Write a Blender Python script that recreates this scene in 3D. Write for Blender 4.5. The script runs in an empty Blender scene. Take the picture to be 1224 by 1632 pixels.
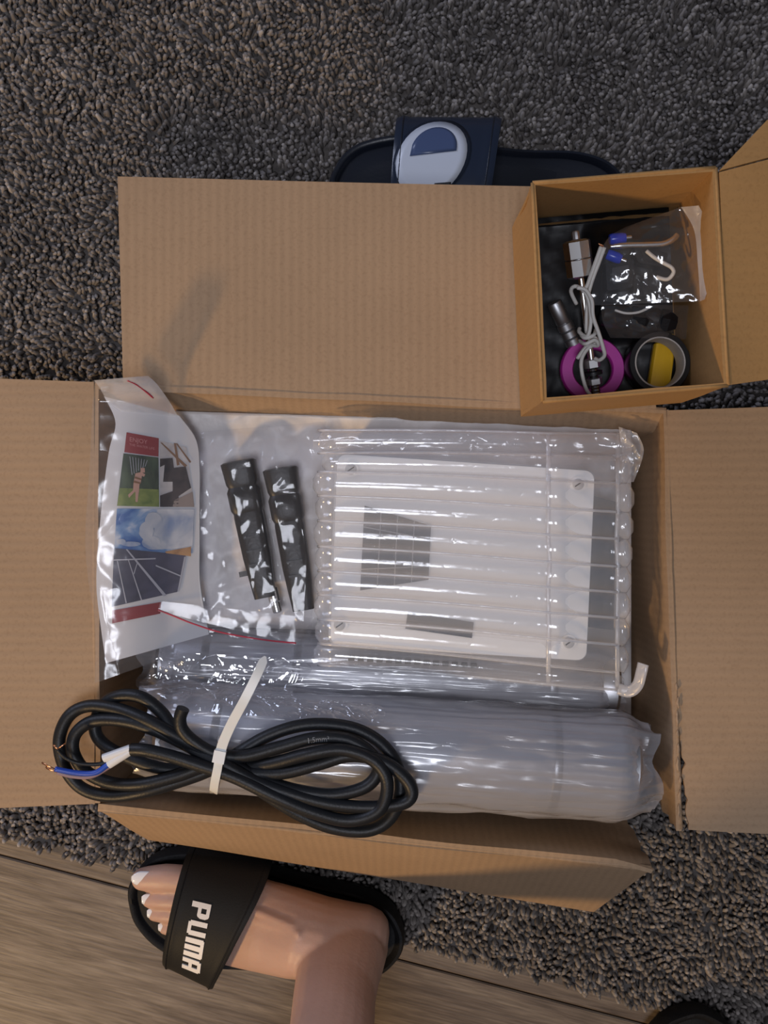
import bpy, bmesh, math, random
import numpy as np
from mathutils import Vector, Matrix, noise

random.seed(7)
np.random.seed(7)
SC = bpy.context.scene
COL = SC.collection
PI = math.pi

# ------------------------------------------------------------------ camera
H = 1.0          # camera height above the carpet (m)
F = 1710.0       # focal length in pixels of the 1224 x 1632 frame
cd = bpy.data.cameras.new('camera')
cd.sensor_fit = 'HORIZONTAL'
cd.sensor_width = 36.0
cd.lens = 36.0 * F / 1224.0
cd.clip_start = 0.01
cam = bpy.data.objects.new('camera', cd)
cam.location = (0, 0, H)
cam.rotation_euler = (0, 0, 0)
COL.objects.link(cam)
SC.camera = cam

# ------------------------------------------------------------------ view
SC.view_settings.view_transform = 'Standard'
SC.view_settings.look = 'None'
SC.view_settings.gamma = 1.0
SC.view_settings.exposure = -0.12
SC.view_settings.use_curve_mapping = False
try:
    SC.cycles.transparent_max_bounces = 40
except Exception:
    pass

# ------------------------------------------------------------------ world + lights
w = bpy.data.worlds.new('world')
SC.world = w
w.use_nodes = True
bg = w.node_tree.nodes['Background']
bg.inputs[0].default_value = (0.80, 0.82, 0.95, 1)
bg.inputs[1].default_value = 0.10


def area(name, loc, target, size, power, col, size_y=None):
    l = bpy.data.lights.new(name, 'AREA')
    l.energy = power
    l.color = col
    l.size = size
    if size_y:
        l.shape = 'RECTANGLE'
        l.size_y = size_y
    o = bpy.data.objects.new(name, l)
    o.location = loc
    d = Vector(target) - Vector(loc)
    o.rotation_euler = d.to_track_quat('-Z', 'Y').to_euler()
    COL.objects.link(o)
    return o


area('ceiling_lamp', (-0.14, -0.36, 2.35), (-0.1, 0, 0), 0.5, 17.0, (0.86, 0.89, 1.0))
area('warm_lamp', (-1.20, -1.32, 1.20), (-0.05, 0.0, 0.1), 0.16, 23.0, (1.0, 0.66, 0.32))
area('window_light', (-1.9, 1.7, 1.3), (-0.2, 0.2, 0), 1.1, 28.0, (0.68, 0.75, 1.0))


# ------------------------------------------------------------------ helpers
def P(px, py, z):
    """point at height z that stands at pixel (px,py) of the 1224x1632 plan"""
    s = (H - z) / F
    return Vector(((px - 612.0) * s, (816.0 - py) * s, z))


ORIG = {}


def tag(o, label=None, cat=None, group=None, kind=None):
    if label: o['label'] = label
    if cat: o['category'] = cat
    if group: o['group'] = group
    if kind: o['kind'] = kind
    return o


def thing(name, loc, label, cat, group=None):
    o = bpy.data.objects.new(name, None)
    o.empty_display_size = 0.02
    COL.objects.link(o)
    o.location = loc
    ORIG[o] = Vector(loc)
    return tag(o, label, cat, group)


class MB:
    def __init__(self):
        self.v = []
        self.f = []
        self.uv = None

    def add(self, vs, fs):
        n = len(self.v)
        self.v += [Vector(a) for a in vs]
        self.f += [tuple(i + n for i in f) for f in fs]
        return self

    def box(self, c, s, M=None):
        x, y, z = s[0] / 2, s[1] / 2, s[2] / 2
        vs = [Vector((sx * x, sy * y, sz * z)) for sz in (-1, 1) for sy in (-1, 1) for sx in (-1, 1)]
        if M is not None: vs = [M @ a for a in vs]
        c = Vector(c)
        vs = [a + c for a in vs]
        return self.add(vs, [(0, 2, 3, 1), (4, 5, 7, 6), (0, 1, 5, 4), (2, 6, 7, 3), (0, 4, 6, 2), (1, 3, 7, 5)])

    def tube(self, pts, r, n=10, cap=True, ry=None):
        pts = [Vector(p) for p in pts]
        m = len(pts)
        rf = r if callable(r) else (lambda t: r)
        tang = []
        for i in range(m):
            a = pts[max(0, i - 1)]; b = pts[min(m - 1, i + 1)]
            tang.append((b - a).normalized())
        up = Vector((0, 0, 1))
        if abs(tang[0].dot(up)) > .95: up = Vector((0, 1, 0))
        nrm = (up - tang[0] * up.dot(tang[0])).normalized()
        vs = []
        for i in range(m):
            t = tang[i]
            nrm = (nrm - t * nrm.dot(t))
            nrm.normalize()
            bn = t.cross(nrm)
            rr = rf(i / (m - 1))
            r2 = rr if ry is None else (ry(i / (m - 1)) if callable(ry) else ry)
            for k in range(n):
                a = 2 * PI * k / n
                vs.append(pts[i] + nrm * (math.cos(a) * r2) + bn * (math.sin(a) * rr))
        fs = []
        for i in range(m - 1):
            for k in range(n):
                k2 = (k + 1) % n
                fs.append((i * n + k, i * n + k2, (i + 1) * n + k2, (i + 1) * n + k))
        if cap:
            fs.append(tuple(range(n - 1, -1, -1)))
            fs.append(tuple((m - 1) * n + k for k in range(n)))
        return self.add(vs, fs)

    def lathe(self, prof, n=24, M=None, closed=False):
        """prof = [(r,z)...] about local z"""
        vs = []
        for r, z in prof:
            for k in range(n):
                a = 2 * PI * k / n
                vs.append(Vector((r * math.cos(a), r * math.sin(a), z)))
        if M is not None: vs = [M @ a for a in vs]
        fs = []
        m = len(prof)
        rng = range(m) if closed else range(m - 1)
        for i in rng:
            j = (i + 1) % m
            for k in range(n):
                k2 = (k + 1) % n
                fs.append((i * n + k, i * n + k2, j * n + k2, j * n + k))
        if not closed:
            fs.append(tuple(range(n - 1, -1, -1)))
            fs.append(tuple((m - 1) * n + k for k in range(n)))
        return self.add(vs, fs)

    def grid(self, fn, n, m, flip=False):
        """fn(u,v) -> Vector, (n+1) x (m+1) points"""
        vs = [fn(i / n, j / m) for j in range(m + 1) for i in range(n + 1)]
        fs = []
        W = n + 1
        for j in range(m):
            for i in range(n):
                q = (j * W + i, j * W + i + 1, (j + 1) * W + i + 1, (j + 1) * W + i)
                fs.append(q[::-1] if flip else q)
        return self.add(vs, fs)

    def slab(self, fn, n, m, th):
        """closed sheet: fn(u,v) top surface, pushed th along the downward normal"""
        def nr(u, v):
            e = 1e-3
            a = fn(min(1, u + e), v) - fn(max(0, u - e), v)
            b = fn(u, min(1, v + e)) - fn(u, max(0, v - e))
            c = a.cross(b)
            return c.normalized() if c.length > 1e-12 else Vector((0, 0, 1))
        W = n + 1
        K = W * (m + 1)
        top = [fn(i / n, j / m) for j in range(m + 1) for i in range(n + 1)]
        bot = [top[j * W + i] - nr(i / n, j / m) * th for j in range(m + 1) for i in range(n + 1)]
        fs = []
        for j in range(m):
            for i in range(n):
                q = (j * W + i, j * W + i + 1, (j + 1) * W + i + 1, (j + 1) * W + i)
                fs.append(q)
                fs.append(tuple(K + a for a in q[::-1]))
        ring = [i for i in range(n)] + [j * W + n for j in range(m)] + [m * W + i for i in range(n, 0, -1)] + [j * W for j in range(m, 0, -1)]
        for k in range(len(ring)):
            a, b = ring[k], ring[(k + 1) % len(ring)]
            fs.append((b, a, a + K, b + K))
        return self.add(top + bot, fs)

    def prism(self, pts, th):
        """closed polygon (list of Vectors, ccw from above) pushed down by th"""
        n = len(pts)
        vs = [Vector(p) for p in pts] + [Vector(p) - Vector((0, 0, th)) for p in pts]
        fs = [tuple(range(n)), tuple(range(2 * n - 1, n - 1, -1))]
        for k in range(n):
            k2 = (k + 1) % n
            fs.append((k2, k, k + n, k2 + n))
        return self.add(vs, fs)

    def build(self, name, mat, parent=None, smooth=True, label=None, angle=None):
        if parent is not None:
            o0 = ORIG[parent]
        else:
            xs = [a.x for a in self.v]; ys = [a.y for a in self.v]; zs = [a.z for a in self.v]
            o0 = Vector(((min(xs) + max(xs)) / 2, (min(ys) + max(ys)) / 2, min(zs)))
        me = bpy.data.meshes.new(name)
        me.from_pydata([tuple(a - o0) for a in self.v], [], self.f)
        me.materials.append(mat)
        if smooth:
            me.polygons.foreach_set('use_smooth', [True] * len(me.polygons))
            if angle is not None:
                try:
                    me.set_sharp_from_angle(angle=math.radians(angle))
                except Exception:
                    pass
        me.update()
        o = bpy.data.objects.new(name, me)
        COL.objects.link(o)
        if parent is not None:
            o.parent = parent
            ORIG[o] = o0.copy()
        else:
            o.location = o0
            ORIG[o] = o0.copy()
        if label: o['label'] = label
        return o


def catmull(pts, k=8):
    pts = [Vector(p) for p in pts]
    out = []
    n = len(pts)
    for i in range(n - 1):
        p0 = pts[max(0, i - 1)]; p1 = pts[i]; p2 = pts[i + 1]; p3 = pts[min(n - 1, i + 2)]
        for j in range(k):
            t = j / k
            out.append(0.5 * ((2 * p1) + (p2 - p0) * t + (2 * p0 - 5 * p1 + 4 * p2 - p3) * t * t + (3 * p1 - p0 - 3 * p2 + p3) * t ** 3))
    out.append(pts[-1])
    return out


def polyat(pts, t):
    """point along a polyline by index fraction, smooth"""
    n = len(pts) - 1
    x = min(max(t, 0), 1) * n
    i = min(int(x), n - 1)
    f = x - i
    p0 = pts[max(0, i - 1)]; p1 = pts[i]; p2 = pts[i + 1]; p3 = pts[min(n, i + 2)]
    r = []
    for a, b, c, d in zip(p0, p1, p2, p3):
        r.append(0.5 * (2 * b + (c - a) * f + (2 * a - 5 * b + 4 * c - d) * f * f + (3 * b - a - 3 * c + d) * f ** 3))
    return r


def px_sheet(left, right, zf):
    """surface between two pixel polylines, height zf(px,py,u,v)"""
    def fn(u, v):
        a = polyat(left, v); b = polyat(right, v)
        x = a[0] + (b[0] - a[0]) * u
        y = a[1] + (b[1] - a[1]) * u
        return P(x, y, zf(x, y, u, v))
    return fn


def nz(x, y, z=0.0):
    return noise.noise(Vector((x, y, z)))


def crinkle(x, y, s, seed=0):
    """sharp folded-film relief in 0..1"""
    a = 0
    for k, (f, wgt) in enumerate(((1, .6), (2.1, .3), (4.3, .15))):
        a += wgt * (1 - abs(nz(x * s * f, y * s * f, seed + k * 7.3)) * 2)
    return a


def sm(a, b, x):
    t = min(1, max(0, (x - a) / (b - a)))
    return t * t * (3 - 2 * t)


def quad_fn(a, b, c, d, warp=0.0, sc=12.0, seed=0.0, bow=0.0):
    """bilinear patch a(0,0) b(1,0) c(1,1) d(0,1)"""
    a, b, c, d = map(Vector, (a, b, c, d))
    nrm = (b - a).cross(d - a).normalized()

    def fn(u, v):
        p = a * (1 - u) * (1 - v) + b * u * (1 - v) + c * u * v + d * (1 - u) * v
        if warp: p = p + nrm * (warp * nz(p.x * sc + seed, p.y * sc, p.z * sc))
        if bow: p = p + nrm * (bow * 4 * u * (1 - u))
        return p
    return fn


# ------------------------------------------------------------------ materials
def M_new(name):
    m = bpy.data.materials.new(name)
    m.use_nodes = True
    nt = m.node_tree
    return m, nt, nt.nodes, nt.links, nt.nodes['Principled BSDF']


def plain(name, col, rough=0.5, metal=0.0, spec=0.5, noise_amt=0.0, noise_scale=60.0, bump=0.0, bump_scale=300.0, coat=0.0, sss=0.0):
    m, nt, N, L, b = M_new(name)
    b.inputs['Base Color'].default_value = (*col, 1)
    b.inputs['Roughness'].default_value = rough
    b.inputs['Metallic'].default_value = metal
    b.inputs['Specular IOR Level'].default_value = spec
    if coat:
        b.inputs['Coat Weight'].default_value = coat
        b.inputs['Coat Roughness'].default_value = 0.1
    if sss:
        b.inputs['Subsurface Weight'].default_value = sss
        b.inputs['Subsurface Radius'].default_value = (0.012, 0.005, 0.003)
        b.inputs['Subsurface Scale'].default_value = 0.6
    tc = N.new('ShaderNodeTexCoord')
    if noise_amt:
        t = N.new('ShaderNodeTexNoise'); t.inputs['Scale'].default_value = noise_scale
        t.inputs['Detail'].default_value = 4
        L.new(tc.outputs['Object'], t.inputs['Vector'])
        r = N.new('ShaderNodeMixRGB'); r.blend_type = 'MIX'
        r.inputs[1].default_value = tuple(c * (1 - noise_amt) for c in col) + (1,)
        r.inputs[2].default_value = tuple(min(1, c * (1 + noise_amt)) for c in col) + (1,)
        L.new(t.outputs['Fac'], r.inputs[0])
        L.new(r.outputs[0], b.inputs['Base Color'])
    if bump:
        t2 = N.new('ShaderNodeTexNoise'); t2.inputs['Scale'].default_value = bump_scale
        t2.inputs['Detail'].default_value = 3
        L.new(tc.outputs['Object'], t2.inputs['Vector'])
        bp = N.new('ShaderNodeBump'); bp.inputs['Strength'].default_value = bump
        bp.inputs['Distance'].default_value = 0.002
        L.new(t2.outputs['Fac'], bp.inputs['Height'])
        L.new(bp.outputs['Normal'], b.inputs['Normal'])
    return m


def kraft(name, axis, col=(0.395, 0.268, 0.165), flute=0.06):
    m, nt, N, L, b = M_new(name)
    b.inputs['Roughness'].default_value = 0.78
    b.inputs['Specular IOR Level'].default_value = 0.25
    tc = N.new('ShaderNodeTexCoord')
    wv = N.new('ShaderNodeTexWave'); wv.wave_type = 'BANDS'; wv.bands_direction = axis
    wv.inputs['Scale'].default_value = 46.0; wv.inputs['Distortion'].default_value = 0.35
    wv.inputs['Detail'].default_value = 1.0; wv.inputs['Detail Scale'].default_value = 0.6
    L.new(tc.outputs['Object'], wv.inputs['Vector'])
    n1 = N.new('ShaderNodeTexNoise'); n1.inputs['Scale'].default_value = 9.0; n1.inputs['Detail'].default_value = 3
    n2 = N.new('ShaderNodeTexNoise'); n2.inputs['Scale'].default_value = 420.0; n2.inputs['Detail'].default_value = 2
    L.new(tc.outputs['Object'], n1.inputs['Vector']); L.new(tc.outputs['Object'], n2.inputs['Vector'])
    r1 = N.new('ShaderNodeValToRGB')
    r1.color_ramp.elements[0].position = 0.3; r1.color_ramp.elements[1].position = 0.7
    r1.color_ramp.elements[0].color = (*(c * 0.93 for c in col), 1)
    r1.color_ramp.elements[1].color = (*(c * 1.05 for c in col), 1)
    L.new(n1.outputs['Fac'], r1.inputs['Fac'])
    r2 = N.new('ShaderNodeValToRGB')
    r2.color_ramp.elements[0].position = 0.28; r2.color_ramp.elements[1].position = 0.5
    r2.color_ramp.elements[0].color = (0.90, 0.89, 0.88, 1); r2.color_ramp.elements[1].color = (1, 1, 1, 1)
    L.new(n2.outputs['Fac'], r2.inputs['Fac'])
    mx = N.new('ShaderNodeMixRGB'); mx.blend_type = 'MULTIPLY'; mx.inputs[0].default_value = 1
    L.new(r1.outputs[0], mx.inputs[1]); L.new(r2.outputs[0], mx.inputs[2])
    mx2 = N.new('ShaderNodeMixRGB'); mx2.blend_type = 'MULTIPLY'; mx2.inputs[0].default_value = flute
    L.new(mx.outputs[0], mx2.inputs[1]); L.new(wv.outputs['Fac'], mx2.inputs[2])
    L.new(mx2.outputs[0], b.inputs['Base Color'])
    bp = N.new('ShaderNodeBump'); bp.inputs['Strength'].default_value = flute * 1.6; bp.inputs['Distance'].default_value = 0.0012
    L.new(wv.outputs['Fac'], bp.inputs['Height'])
    bp2 = N.new('ShaderNodeBump'); bp2.inputs['Strength'].default_value = 0.12; bp2.inputs['Distance'].default_value = 0.0006
    L.new(n2.outputs['Fac'], bp2.inputs['Height']); L.new(bp.outputs['Normal'], bp2.inputs['Normal'])
    L.new(bp2.outputs['Normal'], b.inputs['Normal'])
    return m


def film(name, haze=0.12, tint=(0.97, 0.97, 0.98), rough=0.12, bump=0.5, scale=45.0, spec=1.0, hcol=(0.9, 0.9, 0.92), stretch=(1, 1, 1)):
    """thin clear plastic: mostly see-through, a little milky, mirror-like at a slant"""
    m = bpy.data.materials.new(name)
    m.use_nodes = True
    nt = m.node_tree; N = nt.nodes; L = nt.links
    for n in list(N): N.remove(n)
    out = N.new('ShaderNodeOutputMaterial')
    tc = N.new('ShaderNodeTexCoord')
    mp = N.new('ShaderNodeMapping'); mp.inputs['Scale'].default_value = stretch
    L.new(tc.outputs['Object'], mp.inputs['Vector'])
    nt1 = N.new('ShaderNodeTexNoise'); nt1.inputs['Scale'].default_value = scale; nt1.inputs['Detail'].default_value = 3
    nt1.inputs['Roughness'].default_value = 0.6; nt1.inputs['Distortion'].default_value = 0.8
    L.new(mp.outputs[0], nt1.inputs['Vector'])
    vo = N.new('ShaderNodeTexVoronoi'); vo.feature = 'DISTANCE_TO_EDGE'; vo.inputs['Scale'].default_value = scale * 0.9
    mixv = N.new('ShaderNodeVectorMath'); mixv.operation = 'MULTIPLY_ADD'
    mixv.inputs[1].default_value = (0.02, 0.02, 0.02)
    L.new(nt1.outputs['Color'], mixv.inputs[0]); L.new(mp.outputs[0], mixv.inputs[2])
    L.new(mixv.outputs[0], vo.inputs['Vector'])
    sq = N.new('ShaderNodeMath'); sq.operation = 'POWER'; sq.inputs[1].default_value = 0.5
    L.new(vo.outputs['Distance'], sq.inputs[0])
    ad = N.new('ShaderNodeMath'); ad.operation = 'ADD'
    L.new(nt1.outputs['Fac'], ad.inputs[0]); L.new(sq.outputs[0], ad.inputs[1])
    bp = N.new('ShaderNodeBump'); bp.inputs['Strength'].default_value = bump; bp.inputs['Distance'].default_value = 0.004
    L.new(ad.outputs[0], bp.inputs['Height'])
    tr = N.new('ShaderNodeBsdfTransparent'); tr.inputs[0].default_value = (*tint, 1)
    df = N.new('ShaderNodeBsdfDiffuse'); df.inputs[0].default_value = (*hcol, 1)
    tl = N.new('ShaderNodeBsdfTranslucent'); tl.inputs[0].default_value = (*hcol, 1)
    gl = N.new('ShaderNodeBsdfGlossy'); gl.inputs['Roughness'].default_value = rough; gl.inputs[0].default_value = (1, 1, 1, 1)
    L.new(bp.outputs[0], gl.inputs['Normal']); L.new(bp.outputs[0], df.inputs['Normal'])
    m1 = N.new('ShaderNodeMixShader'); m1.inputs[0].default_value = 0.4
    L.new(df.outputs[0], m1.inputs[1]); L.new(tl.outputs[0], m1.inputs[2])
    m2 = N.new('ShaderNodeMixShader'); m2.inputs[0].default_value = haze
    L.new(tr.outputs[0], m2.inputs[1]); L.new(m1.outputs[0], m2.inputs[2])
    lw = N.new('ShaderNodeLayerWeight'); lw.inputs['Blend'].default_value = 0.5
    L.new(bp.outputs[0], lw.inputs['Normal'])
    pw = N.new('ShaderNodeMath'); pw.operation = 'POWER'; pw.inputs[1].default_value = 4.0
    L.new(lw.outputs['Facing'], pw.inputs[0])
    ma = N.new('ShaderNodeMath'); ma.operation = 'MULTIPLY_ADD'; ma.inputs[1].default_value = 0.7; ma.inputs[2].default_value = 0.075 * spec
    ma.use_clamp = True
    L.new(pw.outputs[0], ma.inputs[0])
    m3 = N.new('ShaderNodeMixShader')
    L.new(ma.outputs[0], m3.inputs[0]); L.new(m2.outputs[0], m3.inputs[1]); L.new(gl.outputs[0], m3.inputs[2])
    L.new(m3.outputs[0], out.inputs['Surface'])
    return m


def wood_mat():
    m, nt, N, L, b = M_new('floor_wood')
    b.inputs['Roughness'].default_value = 0.5
    tc = N.new('ShaderNodeTexCoord')
    oi = N.new('ShaderNodeObjectInfo')
    mp = N.new('ShaderNodeMapping'); mp.inputs['Scale'].default_value = (4.0, 48.0, 1.0)
    L.new(tc.outputs['Object'], mp.inputs['Vector'])
    off = N.new('ShaderNodeVectorMath'); off.operation = 'ADD'
    cmb = N.new('ShaderNodeCombineXYZ')
    mu = N.new('ShaderNodeMath'); mu.operation = 'MULTIPLY'; mu.inputs[1].default_value = 37.0
    L.new(oi.outputs['Random'], mu.inputs[0]); L.new(mu.outputs[0], cmb.inputs[2])
    L.new(mp.outputs[0], off.inputs[0]); L.new(cmb.outputs[0], off.inputs[1])
    g = N.new('ShaderNodeTexNoise'); g.inputs['Scale'].default_value = 1.6; g.inputs['Detail'].default_value = 6; g.inputs['Roughness'].default_value = 0.65
    g.inputs['Distortion'].default_value = 0.9
    L.new(off.outputs[0], g.inputs['Vector'])
    mp2 = N.new('ShaderNodeMapping'); mp2.inputs['Scale'].default_value = (26.0, 420.0, 1.0)
    L.new(tc.outputs['Object'], mp2.inputs['Vector'])
    g2 = N.new('ShaderNodeTexNoise'); g2.inputs['Scale'].default_value = 1.0; g2.inputs['Detail'].default_value = 3
    L.new(mp2.outputs[0], g2.inputs['Vector'])
    r = N.new('ShaderNodeValToRGB')
    e = r.color_ramp.elements
    e[0].position = 0.30; e[0].color = (0.075, 0.052, 0.038, 1)
    e[1].position = 0.68; e[1].color = (0.235, 0.19, 0.145, 1)
    x = e.new(0.48); x.color = (0.155, 0.120, 0.092, 1)
    L.new(g.outputs['Fac'], r.inputs['Fac'])
    r2 = N.new('ShaderNodeValToRGB')
    r2.color_ramp.elements[0].position = 0.32; r2.color_ramp.elements[0].color = (0.62, 0.6, 0.58, 1)
    r2.color_ramp.elements[1].position = 0.62; r2.color_ramp.elements[1].color = (1.12, 1.12, 1.12, 1)
    L.new(g2.outputs['Fac'], r2.inputs['Fac'])
    mx = N.new('ShaderNodeMixRGB'); mx.blend_type = 'MULTIPLY'; mx.inputs[0].default_value = 0.9
    L.new(r.outputs[0], mx.inputs[1]); L.new(r2.outputs[0], mx.inputs[2])
    L.new(mx.outputs[0], b.inputs['Base Color'])
    bp = N.new('ShaderNodeBump'); bp.inputs['Strength'].default_value = 0.35; bp.inputs['Distance'].default_value = 0.001
    L.new(g2.outputs['Fac'], bp.inputs['Height']); L.new(bp.outputs[0], b.inputs['Normal'])
    return m


def carpet_mat():
    m, nt, N, L, b = M_new('carpet_yarn')
    b.inputs['Roughness'].default_value = 0.9
    b.inputs['Specular IOR Level'].default_value = 0.15
    at = N.new('ShaderNodeAttribute'); at.attribute_name = 'yarn'
    tc = N.new('ShaderNodeTexCoord')
    big = N.new('ShaderNodeTexNoise'); big.inputs['Scale'].default_value = 7.0; big.inputs['Detail'].default_value = 2
    L.new(tc.outputs['Object'], big.inputs['Vector'])
    ad = N.new('ShaderNodeMath'); ad.operation = 'MULTIPLY_ADD'; ad.inputs[1].default_value = 0.35; ad.inputs[2].default_value = -0.17
    L.new(big.outputs['Fac'], ad.inputs[0])
    a2 = N.new('ShaderNodeMath'); a2.operation = 'ADD'
    L.new(at.outputs['Fac'], a2.inputs[0]); L.new(ad.outputs[0], a2.inputs[1])
    r = N.new('ShaderNodeValToRGB')
    e = r.color_ramp.elements
    e[0].position = 0.0; e[0].color = (0.060, 0.053, 0.049, 1)
    e[1].position = 1.0; e[1].color = (0.45, 0.405, 0.37, 1)
    x = e.new(0.5); x.color = (0.19, 0.170, 0.157, 1)
    L.new(a2.outputs[0], r.inputs['Fac'])
    L.new(r.outputs[0], b.inputs['Base Color'])
    return m


MT = {}
MT['kraft_x'] = kraft('kraft_board_flutes_across', 'X')
MT['kraft_y'] = kraft('kraft_board_flutes_along', 'Y')
MT['kraft_s'] = kraft('kraft_small_box', 'Y', col=(0.40, 0.225, 0.085), flute=0.03)
MT['torn'] = plain('torn_paper', (0.36, 0.25, 0.16), 0.9, noise_amt=0.4, noise_scale=300)
MT['wood'] = wood_mat()
MT['carpet'] = carpet_mat()
MT['backing'] = plain('carpet_backing', (0.12, 0.107, 0.10), 0.95, noise_amt=0.6, noise_scale=160, bump=1.0, bump_scale=160)
MT['film_col'] = film('air_column_film', haze=0.22, tint=(0.99, 0.99, 0.995), rough=0.14, bump=0.10, scale=22.0, spec=1.0, hcol=(0.97, 0.97, 0.98))
MT['film_bag'] = film('clear_bag_film', haze=0.05, rough=0.09, bump=0.06, scale=18.0, spec=0.35)
MT['film_zip'] = film('zip_bag_film', haze=0.08, rough=0.18, bump=0.10, scale=14.0, spec=0.6)
MT['film_pump'] = film('pump_sleeve_film', haze=0.50, rough=0.20, bump=0.40, scale=26.0, spec=1.0, stretch=(0.12, 1, 1), hcol=(0.64, 0.63, 0.66))
MT['film_crisp'] = film('crisp_bag_film', haze=0.07, rough=0.05, bump=1.0, scale=34.0, spec=2.0)
MT['film_clear'] = film('thin_clear_film', haze=0.06, rough=0.10, bump=0.22, scale=24.0, spec=1.0)
MT['film_milky'] = film('milky_zip_strip', haze=0.5, rough=0.25, bump=0.2, scale=40.0)
MT['foam'] = plain('white_foam', (0.74, 0.73, 0.73), 0.8, noise_amt=0.06, noise_scale=30, bump=0.15, bump_scale=120)
MT['poly'] = plain('white_poly_sheet', (0.70, 0.66, 0.64), 0.42, noise_amt=0.06, noise_scale=40, bump=0.35, bump_scale=90)
MT['steel'] = plain('brushed_steel', (0.62, 0.62, 0.64), 0.42, metal=1.0, bump=0.05, bump_scale=200)
MT['steel_dk'] = plain('dark_steel', (0.30, 0.30, 0.31), 0.3, metal=1.0)
MT['chrome'] = plain('polished_steel', (0.86, 0.85, 0.83), 0.27, metal=1.0)
MT['alu'] = plain('matt_aluminium', (0.52, 0.52, 0.53), 0.45, metal=1.0)
MT['copper'] = plain('bare_copper', (0.85, 0.42, 0.22), 0.3, metal=1.0)
MT['black_pl'] = plain('black_plastic', (0.010, 0.010, 0.012), 0.4, spec=0.35, bump=0.1, bump_scale=400)
MT['rubber'] = plain('black_cable_rubber', (0.010, 0.011, 0.013), 0.45, spec=0.35, bump=0.1, bump_scale=700)
MT['sole'] = plain('black_sole_foam', (0.010, 0.010, 0.011), 0.62, spec=0.2, bump=0.2, bump_scale=500)
MT['strap'] = plain('black_strap', (0.012, 0.012, 0.012), 0.6, spec=0.22, bump=0.1, bump_scale=650)
MT['navy'] = plain('dark_navy_moulded_foam', (0.010, 0.013, 0.022), 0.30, bump=0.05, bump_scale=300)  # black sandal foam, blue reflected sheen put into its base colour
MT['navy_strap'] = plain('glossy_navy_strap', (0.016, 0.024, 0.045), 0.24)  # black strap with its bluish reflections painted into the colour
MT['white_print'] = plain('white_print', (0.78, 0.76, 0.74), 0.5)
MT['logo_white'] = plain('logo_white', (0.62, 0.65, 0.72), 0.3)
MT['logo_blue'] = plain('logo_blue', (0.07, 0.10, 0.20), 0.3)
MT['skin'] = plain('skin', (0.50, 0.315, 0.245), 0.5, sss=0.25, noise_amt=0.10, noise_scale=35, bump=0.12, bump_scale=260)
MT['nail'] = plain('white_nail_polish', (0.82, 0.82, 0.85), 0.15, coat=0.6)
MT['paper'] = plain('white_paper', (0.68, 0.68, 0.70), 0.55)
MT['red'] = plain('dark_red_print', (0.27, 0.022, 0.028), 0.5)
MT['red_zip'] = plain('red_zip_line', (0.42, 0.02, 0.05), 0.4)
MT['pink_txt'] = plain('pale_red_lettering', (0.55, 0.22, 0.22), 0.5)
MT['tie'] = plain('translucent_white_nylon', (0.72, 0.72, 0.70), 0.35, sss=0.15)
MT['blue'] = plain('blue_wire', (0.02, 0.07, 0.42), 0.38)
MT['blue2'] = plain('bright_blue_plastic', (0.01, 0.05, 0.60), 0.25)
MT['mauve'] = plain('brown_mauve_wire', (0.26, 0.18, 0.22), 0.45)
MT['white_pl'] = plain('white_plastic', (0.74, 0.74, 0.74), 0.35)
MT['wire_w'] = plain('white_wire', (0.66, 0.64, 0.60), 0.45)
MT['grey_lbl'] = plain('dark_grey_label', (0.035, 0.037, 0.045), 0.5, noise_amt=0.3, noise_scale=80)
MT['ctrl'] = plain('white_controller_plastic', (0.86, 0.86, 0.86), 0.4)
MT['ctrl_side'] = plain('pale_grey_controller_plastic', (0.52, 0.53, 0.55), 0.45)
MT['magenta'] = plain('magenta_plastic', (0.50, 0.03, 0.34), 0.4)
MT['tape'] = plain('black_vinyl_tape', (0.012, 0.012, 0.013), 0.32)
MT['core'] = plain('pale_cardboard_core', (0.46, 0.42, 0.38), 0.85, noise_amt=0.1)
MT['yellow'] = plain('yellow_plastic', (0.72, 0.42, 0.02), 0.38)
MT['tray'] = plain('black_inner_bag', (0.010, 0.010, 0.011), 0.4)
MT['txt_grey'] = plain('grey_cable_print', (0.16, 0.17, 0.19), 0.5)

# ================================================================== SETTING
EDGE_A = P(0, 1337, 0.0)
EDGE_ANG = -math.atan(0.262)
ED = Vector((math.cos(EDGE_ANG), math.sin(EDGE_ANG), 0))      # along the carpet edge
EN = Vector((-ED.y, ED.x, 0))                                 # towards the carpet


def edge_dist(x, y):
    return (x - EDGE_A.x) * EN.x + (y - EDGE_A.y) * EN.y


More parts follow.
